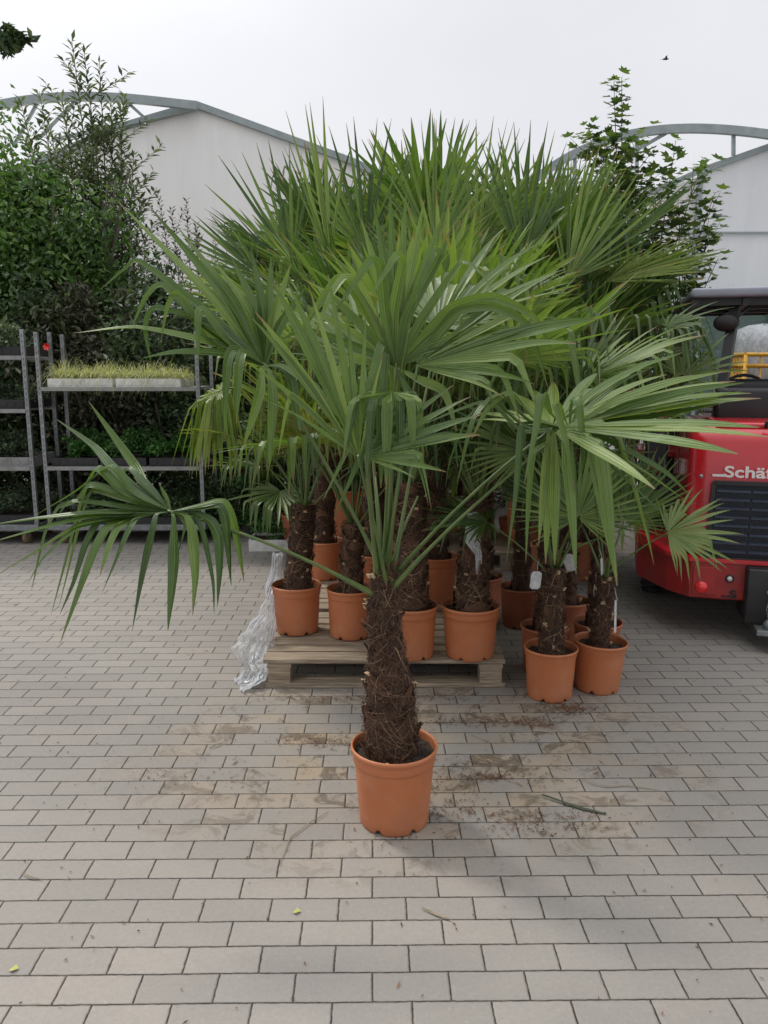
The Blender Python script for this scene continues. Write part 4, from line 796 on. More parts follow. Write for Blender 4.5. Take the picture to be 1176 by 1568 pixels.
# trays
def tray(x, y, z, wd, dp, hgt, mt, label, kind, lv_mat, hh, n, seed, group):
    root = empty('plant_tray', (x, y, z), label, 'plant tray', group)
    m = MB(); t = .012
    m.box((wd / 2, t / 2, hgt / 2), (wd, t, hgt)); m.box((wd / 2, dp - t / 2, hgt / 2), (wd, t, hgt)); m.box((t / 2, dp / 2, hgt / 2), (t, dp - 2 * t - .001, hgt - .001)); m.box((wd - t / 2, dp / 2, hgt / 2), (t, dp - 2 * t - .001, hgt - .001)); m.box((wd / 2, dp / 2, .004), (wd - 2 * t - .001, dp - 2 * t - .001, .006))
    m.box((wd / 2, dp / 2, hgt * .7), (wd - 2 * t - .001, dp - 2 * t - .001, .004), m=1)
    for q in range(int(wd / .075)): m.box((.04 + q * .075, -.0015, hgt * .5), (.05, .004, hgt * .55))
    m.build('tray', [mt, M_SOIL], root)
    g_ = np.random.default_rng(seed)
    if kind == 'grass':
        Vt = []; 
        for k in range(n):
            bx = (g_.integers(0, 4) + .5 + g_.normal() * .12) / 4 * wd; by = (g_.integers(0, 2) + .5 + g_.normal() * .15) / 2 * dp; a = g_.random() * 6.28; ln = hh * g_.uniform(.6, 1.6) * (.75 + .5 * abs(math.sin(bx * 9 + seed))); o_ = V((math.cos(a), math.sin(a), 0)); sp_ = g_.uniform(.35, 1.25); p = V((bx, by, hgt * .7)); q_ = []
            for i in range(6):
                f = i / 5; q_.append(p + o_ * (ln * sp_ * f) + V((0, 0, ln * (1.15 * f - sp_ * 1.35 * f * f))))
            sd = V((-o_.y, o_.x, 0)) * .0030
            for i in range(5):
                w0 = 1 - i / 5.5; w1 = 1 - (i + 1) / 5.5; Vt.append([q_[i] - sd * w0, q_[i] + sd * w0, q_[i + 1] + sd * w1, q_[i + 1] - sd * w1])
        quads('foliage', np.array([[tuple(p) for p in f] for f in Vt]), 4, lv_mat, root)
    else:
        P = clump(n, (wd / 2, dp / 2, hgt + hh * .42), (wd * .62, dp * .62, hh * .62), seed=seed, clumps=20); P[:, 2] = np.maximum(P[:, 2], hgt * .8)
        leaves(P, .035 if kind == 'herb' else .028, lv_mat, 'foliage', root, .6, .8)
    return root
WT = 'trays of plants on the trolleys'
tray(TX + .06, TY + .02, 1.407, .57, .50, .075, M_WHITE, 'left white tray of pale yellow grass on the upper trolley shelf', 'grass', G_GRASS, .19, 1500, 1, WT)
tray(TX + .66, TY + .02, 1.407, .57, .50, .075, M_WHITE, 'right white tray of pale yellow grass on the upper trolley shelf', 'grass', G_GRASS, .19, 1500, 2, WT)
for i, (xx, lab) in enumerate([(.05, 'tray of green herbs at the left of the middle trolley shelf'), (.48, 'tray of bushy green herbs in the centre of the middle trolley shelf'), (.92, 'tray of herbs beside the right post on the middle trolley shelf')]):
    tray(TX + xx, TY + .02, .707, .41, .50, .075, M_BLACK, lab, 'herb', G_HERB, .26, 2300, 10 + i, WT)
for i, (xx, lab) in enumerate([(.05, 'tray of dark seedlings at the left of the bottom trolley deck'), (.70, 'tray of dark seedlings at the right of the bottom trolley deck')]):
    tray(TX + xx, TY + .02, .18, .62, .50, .06, M_BLACK, lab, 'herb', G_DARK, .26, 2000, 20 + i, WT)
for i, (zz, lab) in enumerate([(.18, 'tray of grey-green plants on the bottom deck of the left-edge trolley'), (.707, 'tray of grey-green plants on the lower shelf of the left-edge trolley'), (1.217, 'tray of fine grey-green plants on the middle shelf of the left-edge trolley'), (1.677, 'tray of grey-green plants on the top shelf of the left-edge trolley')]):
    tray(TX - .68, TY + .02, zz, .55, .50, .08, M_SHELF if i == 1 else M_BLACK, lab, 'herb', G_GREY, .22, 1500, 30 + i, WT)
fw = at(72, 531, TY + .3)   # little red flower
m = MB()
for q in range(7):
    a = q * .9; m.add([fw, fw + V((math.cos(a) * .03, -.01, math.sin(a) * .03)), fw + V((math.cos(a + .5) * .034, -.02, math.sin(a + .5) * .034)), fw + V((math.cos(a + .9) * .026, -.01, math.sin(a + .9) * .026))], [(0, 1, 2, 3)])
m.tube([fw, fw + V((.02, .02, -.15)), fw + V((.03, .05, -.33))], .003, 4, m=1)
tag(m.build('red_flower', [M_REDL, M_PET], fix=False), 'single small red flower above the left trolley plants', 'flower')
tray(at(382, 845, 6.75).x, 6.72, .0, .34, .34, .10, M_WHITE, 'white tray with a small light green plant on the paving', 'herb', G_HERB, .16, 900, 44, 'trays of plants on the ground')
# ---------------------------------------------------------------- shrubs behind the trolleys
HG = 'dark shrubs behind the trolleys'
spec = [(-5.9, 8.7, 1.0, (1.0, .8, 1.25), G_DARK, 'dark shrub at the far left behind the trolley plants'), (-4.9, 8.5, 1.05, (.95, .8, 1.3), G_DARK, 'dark leafy shrub under the big round tree'),
        (-3.9, 8.6, 1.1, (.9, .75, 1.35), G_DARK, 'dark shrub behind the left trolley posts'), (-3.05, 8.5, 1.1, (.9, .7, 1.35), G_BROWN, 'brownish twiggy shrub behind the yellow grass trays'),
        (-2.2, 8.4, 1.15, (.9, .7, 1.4), G_DARK, 'dense dark shrub behind the right trolley post'), (-1.35, 8.2, 1.0, (.85, .7, 1.25), G_DARK, 'dark shrub between the trolley and the palms'),
        (-.4, 8.6, 1.2, (.95, .7, 1.4), G_DARK, 'dark shrub hidden behind the pallet palms'), (.6, 8.8, 1.2, (.95, .7, 1.4), G_DARK, 'dark shrub behind the middle of the palms'), (1.6, 9.2, 1.1, (.95, .7, 1.3), G_DARK, 'dark shrub behind the right-hand palms')]
for i, (x, y, z, rd_, mt, lab) in enumerate(spec): bush((x, y, z), rd_, 15000, .085, mt, lab, group=HG, seed=100 + i, clumps=46)
for i, (x, y, z, rd_, lab) in enumerate([(-1.62, 7.45, .34, (.55, .35, .42), 'low ivy-like shrub on the ground right of the trolley'), (-1.0, 7.5, .30, (.5, .35, .38), 'low green shrub by the paving behind the leftmost pots'), (-1.45, 7.9, .9, (.5, .4, .55), 'fine-leaved grey-green shrub right of the trolley')]):
    bush((x, y, z), rd_, 5000, .04, (G_HERB, G_HERB, G_GREY)[i] if i != 0 else G_DARK, lab, group='low shrubs beside the trolley', seed=200 + i, clumps=22, trunkr=.015)
for i, (x, lab) in enumerate([(-6.4, 'tall evergreen at the far left of the row behind the trolleys'), (-5.0, 'second tall evergreen from the left behind the trolleys'), (-3.6, 'tall evergreen behind the yellow grass trays'), (-2.2, 'tall evergreen just left of the palms'), (-.8, 'tall evergreen hidden behind the left palms'), (.7, 'tall evergreen hidden behind the right palms'), (2.1, 'tall evergreen behind the maple sapling')]):
    bush((x, 10.4, 1.15), (1.05, .6, (1.55, 1.5, 1.45, 1.25, 1.2, 1.2, 1.0)[i]), 11000, .12, G_DARK, lab, 'evergreen', 'evergreen_shrub', 'evergreens in the back row', seed=300 + i, clumps=50)
# ---------------------------------------------------------------- trees
c = at(75, 370, 9.4)
tr = empty('broadleaf_tree', (c.x, c.y, 0), 'large round dark green tree at the left edge', 'tree')
P = np.concatenate([clump(24000, (-.12, 0, c.z - .15), (1.1, .9, 1.25), seed=5, clumps=44), clump(9000, (-.9, .2, c.z + .1), (.9, .8, 1.2), seed=6, clumps=20), clump(7000, (.35, -.1, c.z - .85), (.8, .6, .8), seed=8, clumps=26)])
leaves(P, .085, G_TREE, 'crown', tr, .5, .3)
branches(tr, (0, 0, 0), [(random.uniform(-1.2, 1), random.uniform(-.5, .5), c.z + random.uniform(-.8, .9)) for _ in range(16)], .075, wob=.15)
def shoots(root, base, tips, rad, lsize, mt, per, elong=.25, name='crown', start=.25, maple=False, spread=.09, side=6):
    b = MB(); C_ = []; D_ = []
    for t in tips:
        t = V(t); b0 = V(base) + V((random.uniform(-.1, .1), random.uniform(-.1, .1), 0)); mid = b0.lerp(t, .5) + V((random.uniform(-.12, .12), random.uniform(-.12, .12), .1))
        pts = [b0 * (1 - f) ** 2 + mid * 2 * f * (1 - f) + t * f * f for f in [i / 9 for i in range(10)]]
        b.tube(pts, [rad * (1 - .85 * i / 9) for i in range(10)], 5); Lt = (t - b0).length; segs = [(pts, start)]
        for s_ in range(side):
            f = random.uniform(.3, .95); i = int(f * 9); o_ = pts[i]; a = random.random() * 6.28; ln = Lt * random.uniform(.06, .16)
            e = o_ + V((math.cos(a) * .6, math.sin(a) * .6, random.uniform(.4, 1))).normalized() * ln; q = [o_.lerp(e, g_ / 4) for g_ in range(5)]; b.tube(q, [rad * .3 * (1 - .7 * g_ / 4) for g_ in range(5)], 4); segs.append((q, .1))
        for pp, st_ in segs:
            n = max(4, int(per * sum((pp[i + 1] - pp[i]).length for i in range(len(pp) - 1))))
            for k in range(n):
                f = st_ + (1 - st_) * (k + random.random()) / n; x = f * (len(pp) - 1); i = min(int(x), len(pp) - 2); p = pp[i].lerp(pp[i + 1], x - i); d = (pp[i + 1] - pp[i]).normalized()
                a = k * 2.4; o_ = V((math.cos(a), math.sin(a), 0)); D_.append((o_ * .8 + d * .7 + V((0, 0, random.uniform(-.3, .2)))).normalized()); C_.append(p)
    b.build('trunk', M_TWIG, root)
    m = MB()
    for p, d in zip(C_, D_):
        ln = lsize * random.uniform(.6, 1.15); up = V((random.uniform(-.5, .5), random.uniform(-.5, .5), 1)); s_ = d.cross(up).normalized(); u = s_.cross(d); r_ = random.random()
        if maple:
            st_ = p + d * ln * .5; pol = []
            d2 = (d + V((0, 0, -.5))).normalized(); s_ = d2.cross(up).normalized(); u = s_.cross(d2)
            for a_, r2 in ((0, 1), (18, .62), (42, .95), (62, .55), (95, .78), (120, .4), (180, .12)): pol.append((a_, r2))
            full = pol + [(-a_, r2) for a_, r2 in pol[-2:0:-1]]
            pts = [st_ + d2 * (math.cos(R(a_)) * r2 * ln * .62) + s_ * (math.sin(R(a_)) * r2 * ln * .62) + u * abs(math.sin(R(a_))) * r2 * ln * .12 for a_, r2 in full]
            m.add([st_] + pts, [(0, i + 1, (i + 1) % len(pts) + 1) for i in range(len(pts))], 0, uv=[[(r_, 0)] * 3] * len(pts))
            m.add([p - s_ * .0015, p + s_ * .0015, st_], [(0, 1, 2)], 0, uv=[[(r_, 0)] * 3])
        else:
            q0 = p + d * ln * .08
            m.add([q0, q0 + d * ln * .4 + s_ * ln * elong * .5 + u * ln * .04, q0 + d * ln - V((0, 0, ln * .12)), q0 + d * ln * .4 - s_ * ln * elong * .5 + u * ln * .04], [(0, 1, 2), (0, 2, 3)], 0, uv=[[(r_, 0)] * 3] * 2)
    m.build(name, mt, root, fix=False)
d = 9.9; c = at(170, 560, d); wr = empty('willow_shrub', (c.x, d, 0), 'tall upright willow-leaved shrub rising above the round tree', 'shrub')
tl = [(110, 62), (128, 75), (152, 95), (95, 150), (170, 150), (190, 150), (60, 140), (205, 235), (185, 200), (140, 180), (75, 190), (215, 300), (30, 150), (120, 210), (195, 330), (168, 260), (40, 215), (225, 380), (150, 300)]
shoots(wr, (0, 0, .3), [at(x, y, d + random.uniform(-.35, .35)) - V((c.x, d, 0)) for x, y in tl], .022, .135, G_WILL, 40, .28, start=.35, side=11)
d = 9.3; c = at(300, 560, d); br = empty('buddleia_shrub', (c.x, d, 0), 'sparse flowering shrub against the pale gable wall', 'shrub')
shoots(br, (0, 0, .3), [at(x, y, d + random.uniform(-.3, .3)) - V((c.x, d, 0)) for x, y in [(240, 290), (262, 320), (285, 305), (230, 350), (300, 345), (330, 370), (215, 400), (350, 350), (270, 380), (245, 420), (310, 410)]], .014, .075, G_BROWN, 42, .35, start=.4, side=12)
d = 8.6; c = at(970, 560, d); mr = empty('maple_sapling', (c.x, d, 0), 'young maple with lobed leaves rising behind the palms at the right', 'tree')
ml_ = [(940, 125), (952, 118), (900, 190), (925, 215), (1035, 215), (1075, 250), (1095, 295), (1090, 345), (1100, 395), (985, 260), (890, 270), (1010, 310), (940, 260), (960, 330), (915, 330), (1050, 330), (1000, 380), (1065, 405), (930, 400), (880, 350), (970, 220), (1020, 270)]
shoots(mr, (0, 0, .5), [at(x, y, d + random.uniform(-.4, .4)) - V((c.x, d, 0)) for x, y in ml_], .018, .15, G_MAPLE, 23, start=.36, maple=True, side=12)
# the twig of a tree standing outside the picture at the left
ob = empty('overhanging_tree', (-4.6, 6.0, 0), 'dark leafy twig reaching in at the top left from a tree outside', 'tree')
tw = at(18, 66, 6.0) - V((-4.6, 6.0, 0))
branches(ob, (0, 0, 0), [(.05, 0, 5.4)], .09); b_ = MB(); b_.tube([V((.03, 0, 3.6)), V((.7, .0, 4.1)), tw + V((-.25, 0, -.02)), tw], [.035, .025, .01, .004], 6); b_.build('limb', M_BARK, ob)
leaves(np.concatenate([clump(230, tuple(tw + V((-.02, 0, .02))), (.15, .14, .12), seed=3, clumps=9), clump(1500, (0.1, 0, 5.0), (.9, .9, .8), seed=4)]), .08, G_DARK, 'crown', ob, .45)
# ---------------------------------------------------------------- greenhouses
def gmat(name, c1, c2):
    m = noisy(name, c1, c2, 1.2, 0.6, bump=0.15, bscale=3, stretch=(3, 1, .5), dist=.05, dirt=tuple(x * .93 for x in c1)); return m
M_FOIL = gmat('milky_greenhouse_sheet', (0.79, 0.775, 0.75), (0.84, 0.825, 0.80))
M_FOIL2 = gmat('milky_greenhouse_sheet_blue', (0.70, 0.72, 0.73), (0.76, 0.775, 0.79))
M_NET = noisy('green_netting', (0.05, 0.09, 0.075), (0.10, 0.15, 0.13), 18, 0.8, stretch=(1, 1, 12), dirt=(0.2, 0.25, 0.23))
def beam(m, a, b_, w_=.1, h_=.12, mi=0):
    a = V(a); b_ = V(b_); d = (b_ - a); q = d.to_track_quat('X', 'Z').to_matrix(); m.box((a + b_) / 2, (d.length, w_, h_), m=mi, rot=q)
def sweep(m, P, w_, h_):
    P = [V(p) for p in P]; b = len(m.v); k = len(P)
    for i, p in enumerate(P):
        t = (P[min(i + 1, k - 1)] - P[max(i - 1, 0)]).normalized(); x = t.cross(V((0, 0, 1))).normalized(); y = x.cross(t)
        for a, c_ in ((-1, -1), (1, -1), (1, 1), (-1, 1)): m.v.append(tuple(p + x * a * w_ / 2 + y * c_ * h_ / 2))
    for i in range(k - 1):
        for j in range(4): m.face((b + i * 4 + j, b + i * 4 + (j + 1) % 4, b + i * 4 + 4 + (j + 1) % 4, b + i * 4 + 4 + j))
    m.face((b, b + 1, b + 2, b + 3)); m.face((b + k * 4 - 4, b + k * 4 - 3, b + k * 4 - 2, b + k * 4 - 1))
def smooth_arc(pp, n=60):
    d_ = [0]
    for a, b_ in zip(pp, pp[1:]): d_.append(d_[-1] + (b_ - a).length)
    xs = np.linspace(0, d_[-1], n); c3 = [np.polyfit(d_, [p[i] for p in pp], 5) for i in range(3)]
    return [V([np.polyval(c, x) for c in c3]) for x in xs]
GD = 15.0
def gp(px, py, d=GD): return at(px, py, d)
gh = empty('greenhouse', (gp(300, 160).x, GD, 0), 'pale gabled greenhouse with open curved roof truss at its left', 'greenhouse')
O = V((gp(300, 160).x, GD, 0))
rdg = gp(302, 162) - O; eR = gp(545, 250) - O; eRR = gp(700, 330) - O; eL = gp(185, 196) - O; eLL = gp(-60, 300) - O
m = MB(); pl = [(eLL.x, 0), (eRR.x, 0), (eRR.x, eRR.z), (eR.x, eR.z), (rdg.x, rdg.z), (eL.x, eL.z), (eLL.x, eLL.z)]
m.prism(pl, 0, .06, 'y'); m.build('gable_wall', M_FOIL, gh)
m = MB()
for a, b_ in ((eLL, eL), (eL, rdg), (rdg, eR), (eR, eRR)): beam(m, a + V((0, -.03, .0)), b_ + V((0, -.03, .0)), .12, .11)
m.build('verge_beam', M_STEELG, gh)
m = MB(); yb = 9.0; roofs = [eLL, eL, rdg, eR, eRR]
P = [V((p.x, .07, p.z - .02)) for p in roofs] + [V((p.x, yb, p.z - .02)) for p in roofs]; m.add(P, [(i, i + 1, i + 6, i + 5) for i in range(4)]); m.add([p - V((0, 0, .05)) for p in P], [(i, i + 5, i + 6, i + 1) for i in range(4)]); m.build('roof', M_FOIL, gh, fix=False)
m = MB(); arc = [(302, 162), (250, 157), (200, 151), (150, 148), (100, 149), (50, 153), (0, 161), (-60, 175), (-140, 205), (-230, 250)]
pp = [gp(x, y, GD - .25) - O for x, y in arc]
sweep(m, smooth_arc(pp), .10, .135)
m.build('roof_arch', M_STEELG, gh)
m = MB()
for (x0, y0, x1, y1) in ((190, 152, 222, 181), (120, 150, 60, 212), (60, 153, 20, 225)): beam(m, gp(x0, y0, GD - .2) - O, gp(x1, y1, GD - .2) - O, .04, .05)
beam(m, gp(80, 215, GD - .12) - O, gp(300, 166, GD - .12) - O, .05, .06)
m.build('roof_brace', M_STEELG, gh)
# right-hand greenhouse
gh2 = empty('greenhouse', (gp(1176, 300).x, GD, 0), 'greenhouse at the right with arched steel roof frame and milky end wall', 'greenhouse')
O2 = V((gp(1176, 300).x, GD, 0)); m = MB()
w0 = gp(1072, 262) - O2; w1 = gp(1180, 224) - O2; w2 = gp(1330, 196) - O2; zb_ = (gp(1100, 470) - O2).z
m.prism([(w0.x, 0), (w2.x, 0), (w2.x, w2.z), (w1.x, w1.z), (w0.x, w0.z)], 0, .06, 'y'); m.build('end_wall', M_FOIL2, gh2)
m = MB(); beam(m, w0 + V((0, -.03, 0)), w1 + V((0, -.03, 0)), .1, .1); beam(m, w1 + V((0, -.03, 0)), w2 + V((0, -.03, 0)), .1, .1); beam(m, w0 + V((0, -.03, 0)), V((w0.x, -.03, 0)), .08, .09)
wl = gp(880, 300, GD) - O2; beam(m, wl + V((-1.0, -.03, -1.0)), wl + V((0, -.03, 0)), .1, .1); beam(m, gp(985, 300) - O2 + V((0, -.03, 0)), w0 + V((0, -.03, 0)), .1, .09); beam(m, gp(1000, 357) - O2 + V((0, -.04, 0)), gp(1330, 357) - O2 + V((0, -.04, 0)), .03, .035)
m.build('verge_beam', M_STEELG, gh2)
m = MB(); arc = [(790, 300), (830, 268), (870, 240), (915, 219), (965, 206), (1030, 199), (1100, 198), (1176, 205), (1250, 220), (1330, 243)]
pp = [gp(x, y, GD - .25) - O2 for x, y in arc]
sweep(m, smooth_arc(pp), .10, .14)
m.build('roof_arch', M_STEELG, gh2)
m = MB()
for (x0, y0, x1, y1) in ((975, 208, 975, 265), (1123, 202, 1123, 238), (1020, 204, 978, 228), (880, 240, 880, 330)):
    m = MB(); beam(m, gp(x0, y0, GD - .2) - O2, gp(x1, y1, GD - .2) - O2, .05, .06); m.build('roof_strut', M_STEELG, gh2)
m = MB(); lf = gp(860, 330) - O2; m.prism([(lf.x, 0), (w0.x + .06, 0), (w0.x + .06, w0.z - .05), ((gp(985, 300) - O2).x, (gp(985, 300) - O2).z), (lf.x, lf.z)], .1, .16, 'y'); m.build('side_wall', M_FOIL, gh2)
nf_ = MB(); a = at(1040, 470, 12.5); b_ = at(1400, 470, 12.5); nf_.prism([(a.x, 0), (b_.x, 0), (b_.x, a.z), (a.x, a.z)], 12.5, 12.56, 'y')
for k in range(4): nf_.box((a.x + 1.1 * k + .3, 12.46, a.z / 2), (.05, .05, a.z + .05), m=1)
tag(nf_.build('netting_fence', [M_NET, M_STEELG]), 'green netting windbreak behind the loader', 'fence')
bw = MB(); a = at(1085, 560, 9.6); bw.box((a.x + 1.6, 9.6, .62), (3.2, .06, 1.24), bev=.004)
for k in range(8): bw.box((a.x + .2 + k * .42, 9.56, .62), (.39, .025, 1.22), bev=.003)
tag(bw.build('timber_screen', noisy('brown_timber', (.06, .035, .025), (.11, .07, .05), 8, .85, stretch=(6, 1, 1))), 'brown boarded screen behind the yellow steel cage', 'screen')
# ---------------------------------------------------------------- yellow cage and netting bag
yc = at(1150, 600, 7.2); cg = empty('steel_cage', (yc.x, 7.2, 0), 'yellow tubular steel cage behind the loader bonnet', 'cage')
zt = at(1150, 543, 7.2).z; xl = at(1141, 560, 7.2).x - yc.x; fr = MB()
for yy in (0, .3):
    for z in (zt, zt - .10, .25): fr.tube([(xl, yy, z), (xl + 1.1, yy, z)], .018, 8)
    for q in range(9): fr.tube([(xl + q * 1.1 / 8, yy, .1), (xl + q * 1.1 / 8, yy, zt)], .018 if q in (0, 8) else .009, 6)
for xx in (xl, xl + 1.1):
    for z in (zt, zt - .10, .25): fr.tube([(xx, 0, z), (xx, .3, z)], .018, 8)
    for q in range(6): fr.tube([(xx, q * .3 / 5, .1), (xx, q * .3 / 5, zt)], .009, 6)
fr.box((xl + .55, .15, .12), (1.1, .3, .04)); fr.build('cage_frame', M_YEL, cg)
M_BAG = noisy('grey_woven_net', (0.33, 0.36, 0.37), (0.48, 0.5, 0.51), 30, .7, bump=1, bscale=40, stretch=(1, 1, .3), dist=.02)
bg_ = MB(); bc = at(1166, 530, 7.65); 
bg_.lathe([(.0, -.6), (.26, -.58), (.30, -.35), (.29, -.1), (.27, .05), (.22, .14), (.12, .185), (0, .2)], n=40, fn=lambda i, j, r, z: (r * (1 + .06 * math.sin(j * 1.9 + i) + .03 * math.sin(j * .7)), z + .01 * math.sin(j * .8)), c=bc)
tag(bg_.build('net_bag', M_BAG), 'grey rounded bag of netting standing behind the yellow cage', 'bag')
st_ = MB(); st_.box((bc.x, bc.y, (bc.z - .62 + .14) / 2 + .0), (.5, .5, bc.z - .62 - .14), bev=.01); tag(st_.build('wooden_crate', M_WOOD), 'wooden crate carrying the netting bag behind the cage', 'crate')
# ---------------------------------------------------------------- red loader
LX, LY = 2.26, 4.38
ld = empty('wheel_loader', (LX, LY, 0), 'red compact wheel loader with black canopy seen from behind', 'loader', rz=R(-16))
def rbox(b, x0, x1, y0, y1, z0, z1, r_=.05, seg=4, mi=0, taper=None):
    bm = bmesh.new(); bmesh.ops.create_cube(bm, size=1)
    for v in bm.verts:
        v.co = V(((x0 + x1) / 2 + v.co.x * (x1 - x0), (y0 + y1) / 2 + v.co.y * (y1 - y0), (z0 + z1) / 2 + v.co.z * (z1 - z0)))
    if taper:
        for v in bm.verts: v.co = taper(v.co.copy())
    bmesh.ops.bevel(bm, geom=bm.edges[:], offset=r_, segments=seg, profile=.5, affect='EDGES'); bm.verts.index_update()
    b.add([v.co.copy() for v in bm.verts], [[v.index for v in f.verts] for f in bm.faces], mi, True); bm.free()
# bonnet with domed rear corners
b = MB()
def tp_(c):
    if c.z > .9 and c.y < .3: c.y += .10; 
    if c.z > .9: c.x *= .955
    return c
rbox(b, -.53, .53, 0, 1.3, .47, 1.245, .10, 7, taper=tp_); bon = b.build('bonnet', M_RED, ld)
b = MB(); rbox(b, -.38, .38, .14, 1.2, 1.225, 1.262, .016, 3); b.build('bonnet_ridge', M_RED, bon)
b = MB(); b.tube([(-.12, .10, 1.238), (-.12, .085, 1.268), (-.09, .08, 1.28), (.09, .08, 1.28), (.12, .085, 1.268), (.12, .10, 1.238)], .011, 8); b.build('handle', M_BLACK, bon)
# grille
gr = MB(); gr.prism([(-.40, .49), (.40, .49), (.385, .93), (-.385, .93)], -.012, -.0015, 'y'); M_GR = plain('grille_dark', (.010, .013, .022), .6); M_GRS = plain('grille_slat', (.045, .055, .08), .35)
fr = MB(); 
for (a, b_) in (((-.40, .49), (.40, .49)), ((.40, .49), (.385, .93)), ((.385, .93), (-.385, .93)), ((-.385, .93), (-.40, .49))): beam(fr, (a[0], -.018, a[1]), (b_[0], -.018, b_[1]), .03, .022)
g0 = gr.build('grille', M_GR, ld); fr.build('grille_frame', M_BLACK, g0); sl_ = MB()
for k in range(8):
    z = .535 + k * .05
    for (xa, xb) in ((-.37, -.19), (-.18, -.005), (.005, .18), (.19, .37)):
        sl_.box(((xa + xb) / 2, -.026, z), (xb - xa, .028, .008), rot=Matrix.Rotation(R(14), 3, 'X'))
    if k < 7:
        for q in range(53): sl_.box((-.364 + q * .014, -.016, z + .034), (.0035, .004, .018), m=1)
sl_.build('grille_slats', [M_GRS, M_GRS], g0)
# lettering
def text(s, size, loc_, sx, mt, name, parent, shear=0, ext=.003):
    cu = bpy.data.curves.new(name, 'FONT'); cu.body = s; cu.size = size; cu.extrude = ext; cu.offset = size * .022; cu.shear = shear
    to = bpy.data.objects.new(name + '_tmp', cu); COL.objects.link(to); dg = bpy.context.evaluated_depsgraph_get(); me = bpy.data.meshes.new_from_object(to.evaluated_get(dg)); bpy.data.objects.remove(to)
    me.materials.clear(); me.materials.append(mt); o = bpy.data.objects.new(name, me); COL.objects.link(o); o.parent = parent; o.location = loc_; o.rotation_euler = (R(90), 0, 0); o.scale = (sx, 1, 1); return o
lt = text('Schäffer', .088, (-.335, -.0035, .962), 1.36, M_LETTER, 'lettering', bon)
b = MB(); b.box((-.358, -.003, .969), (.075, .006, .013)); b.build('letter_stroke', M_LETTER, bon)
# counterweight and rear bumper
cw = MB(); plan = [(-.48, -.03), (.48, -.03), (.60, .10), (.76, .42), (.76, 1.0), (-.76, 1.0), (-.76, .42), (-.60, .10)]
def loft(m, plan, z0, z1, s1=1.0, mi=0, drop=None):
    n = len(plan); P = [V((x, y, z0)) for x, y in plan] + [V((x * s1, y, z1 if drop is None else drop(x, y))) for x, y in plan]
    m.add(P, [tuple(range(n))[::-1], tuple(range(n, 2 * n))] + [(i, (i + 1) % n, n + (i + 1) % n, n + i) for i in range(n)], mi)
loft(cw, plan, .245, .475, drop=lambda x, y: .475 + max(0, y - .1) * .16)
o = cw.build('counterweight', M_REDD, ld)
bv = o.modifiers.new('b', 'BEVEL'); bv.width = .012; bv.segments = 3; bv.limit_method = 'ANGLE'
ldg = MB(); loft(ldg, [(-.49, -.045), (.49, -.045), (.615, .09), (.78, .42), (.78, .9), (.74, .9), (.74, .43), (.58, .12), (.46, .02), (-.46, .02), (-.58, .12), (-.74, .43), (-.74, .9), (-.78, .9), (-.78, .42), (-.615, .09)], .468, .49, drop=lambda x, y: .49 + max(0, y - .1) * .16); ldg.build('edge_ledge', M_RED, o)
for xs in (-1, 1):
    q = MB(); q.box((xs * .40, -.032, .355), (.13, .012, .17), bev=.005); q.build('lamp_recess', M_REDD, o)
    q = MB(); q.lathe([(0, -.014), (.032, -.012), (.036, -.004), (.036, .004)], c=(xs * .415, -.042, .315), n=24, M=Matrix.Rotation(R(-90), 3, 'X')); q.build('reflector', M_REDL, o)
    q = MB(); q.lathe([(0, -.012), (.014, -.011), (.014, 0)], c=(xs * .265, -.032, .375), n=20, M=Matrix.Rotation(R(-90), 3, 'X'), m=0); q.lathe([(.015, -.004), (.022, -.006), (.024, 0)], c=(xs * .265, -.032, .375), n=20, m=1, M=Matrix.Rotation(R(-90), 3, 'X')); q.build('bumper_bolt', [M_LETTER, M_BLACK], o)
text('S', .062, (-.262, -.034, .262), 1.5, M_BLACK, 'lettering', o, ext=.002)
b = MB(); b.box((-.268, -.033, .268), (.07, .004, .009)); b.build('letter_stroke', M_BLACK, o)
for xs in (-1, 1):      # seams and bolts of the bonnet sides
    q = MB(); q.box((xs * .5315, .62, .85), (.004, .006, .60)); q.box((xs * .5315, .95, .60), (.004, .65, .006)); q.build('panel_seam', M_BLACK, bon)
q = MB()
for (xx, zz) in ((-.455, .96), (-.455, .55), (.455, .96), (.455, .55)): q.lathe([(0, -.005), (.011, -.004), (.012, .002)], c=(xx, -.001, zz), n=12, M=Matrix.Rotation(R(-90), 3, 'X'))
q.build('bonnet_bolts', M_GALV, bon)
# coupling box with chain
hb = MB(); rbox(hb, -.185, .185, -.12, .2, .14, .46, .012, 2); h_ = hb.build('tow_hitch', M_BLACK, ld)
hp = MB(); hp.box((0, -.16, .12), (.26, .12, .03), bev=.004); hp.lathe([(0, 0), (.03, 0), (.034, .03), (.02, .05), (0, .06)], c=(-.06, -.17, .135), n=18); hp.build('hitch_plate', M_GALV, h_)
ch = MB()
for q in range(12):
    c_ = V((-.06 + .012 * math.sin(q * .6), -.145, .42 - q * .022)); n_ = 10; P = []
    for t in range(n_ + 1):
        a = 6.283 * t / n_; v = V((.0075 * math.cos(a), 0, .014 * math.sin(a))); v = Matrix.Rotation(R(90) * (q % 2) + .4, 3, 'Z') @ v; P.append(c_ + v)
    ch.tube(P, .0024, 5, caps=False)
for zz in (.42, .33): ch.lathe([(0, -.012), (.012, -.01), (.014, 0)], c=(-.07, -.122, zz), n=14, M=Matrix.Rotation(R(-90), 3, 'X'))
ch.build('chain', M_GALV, h_)
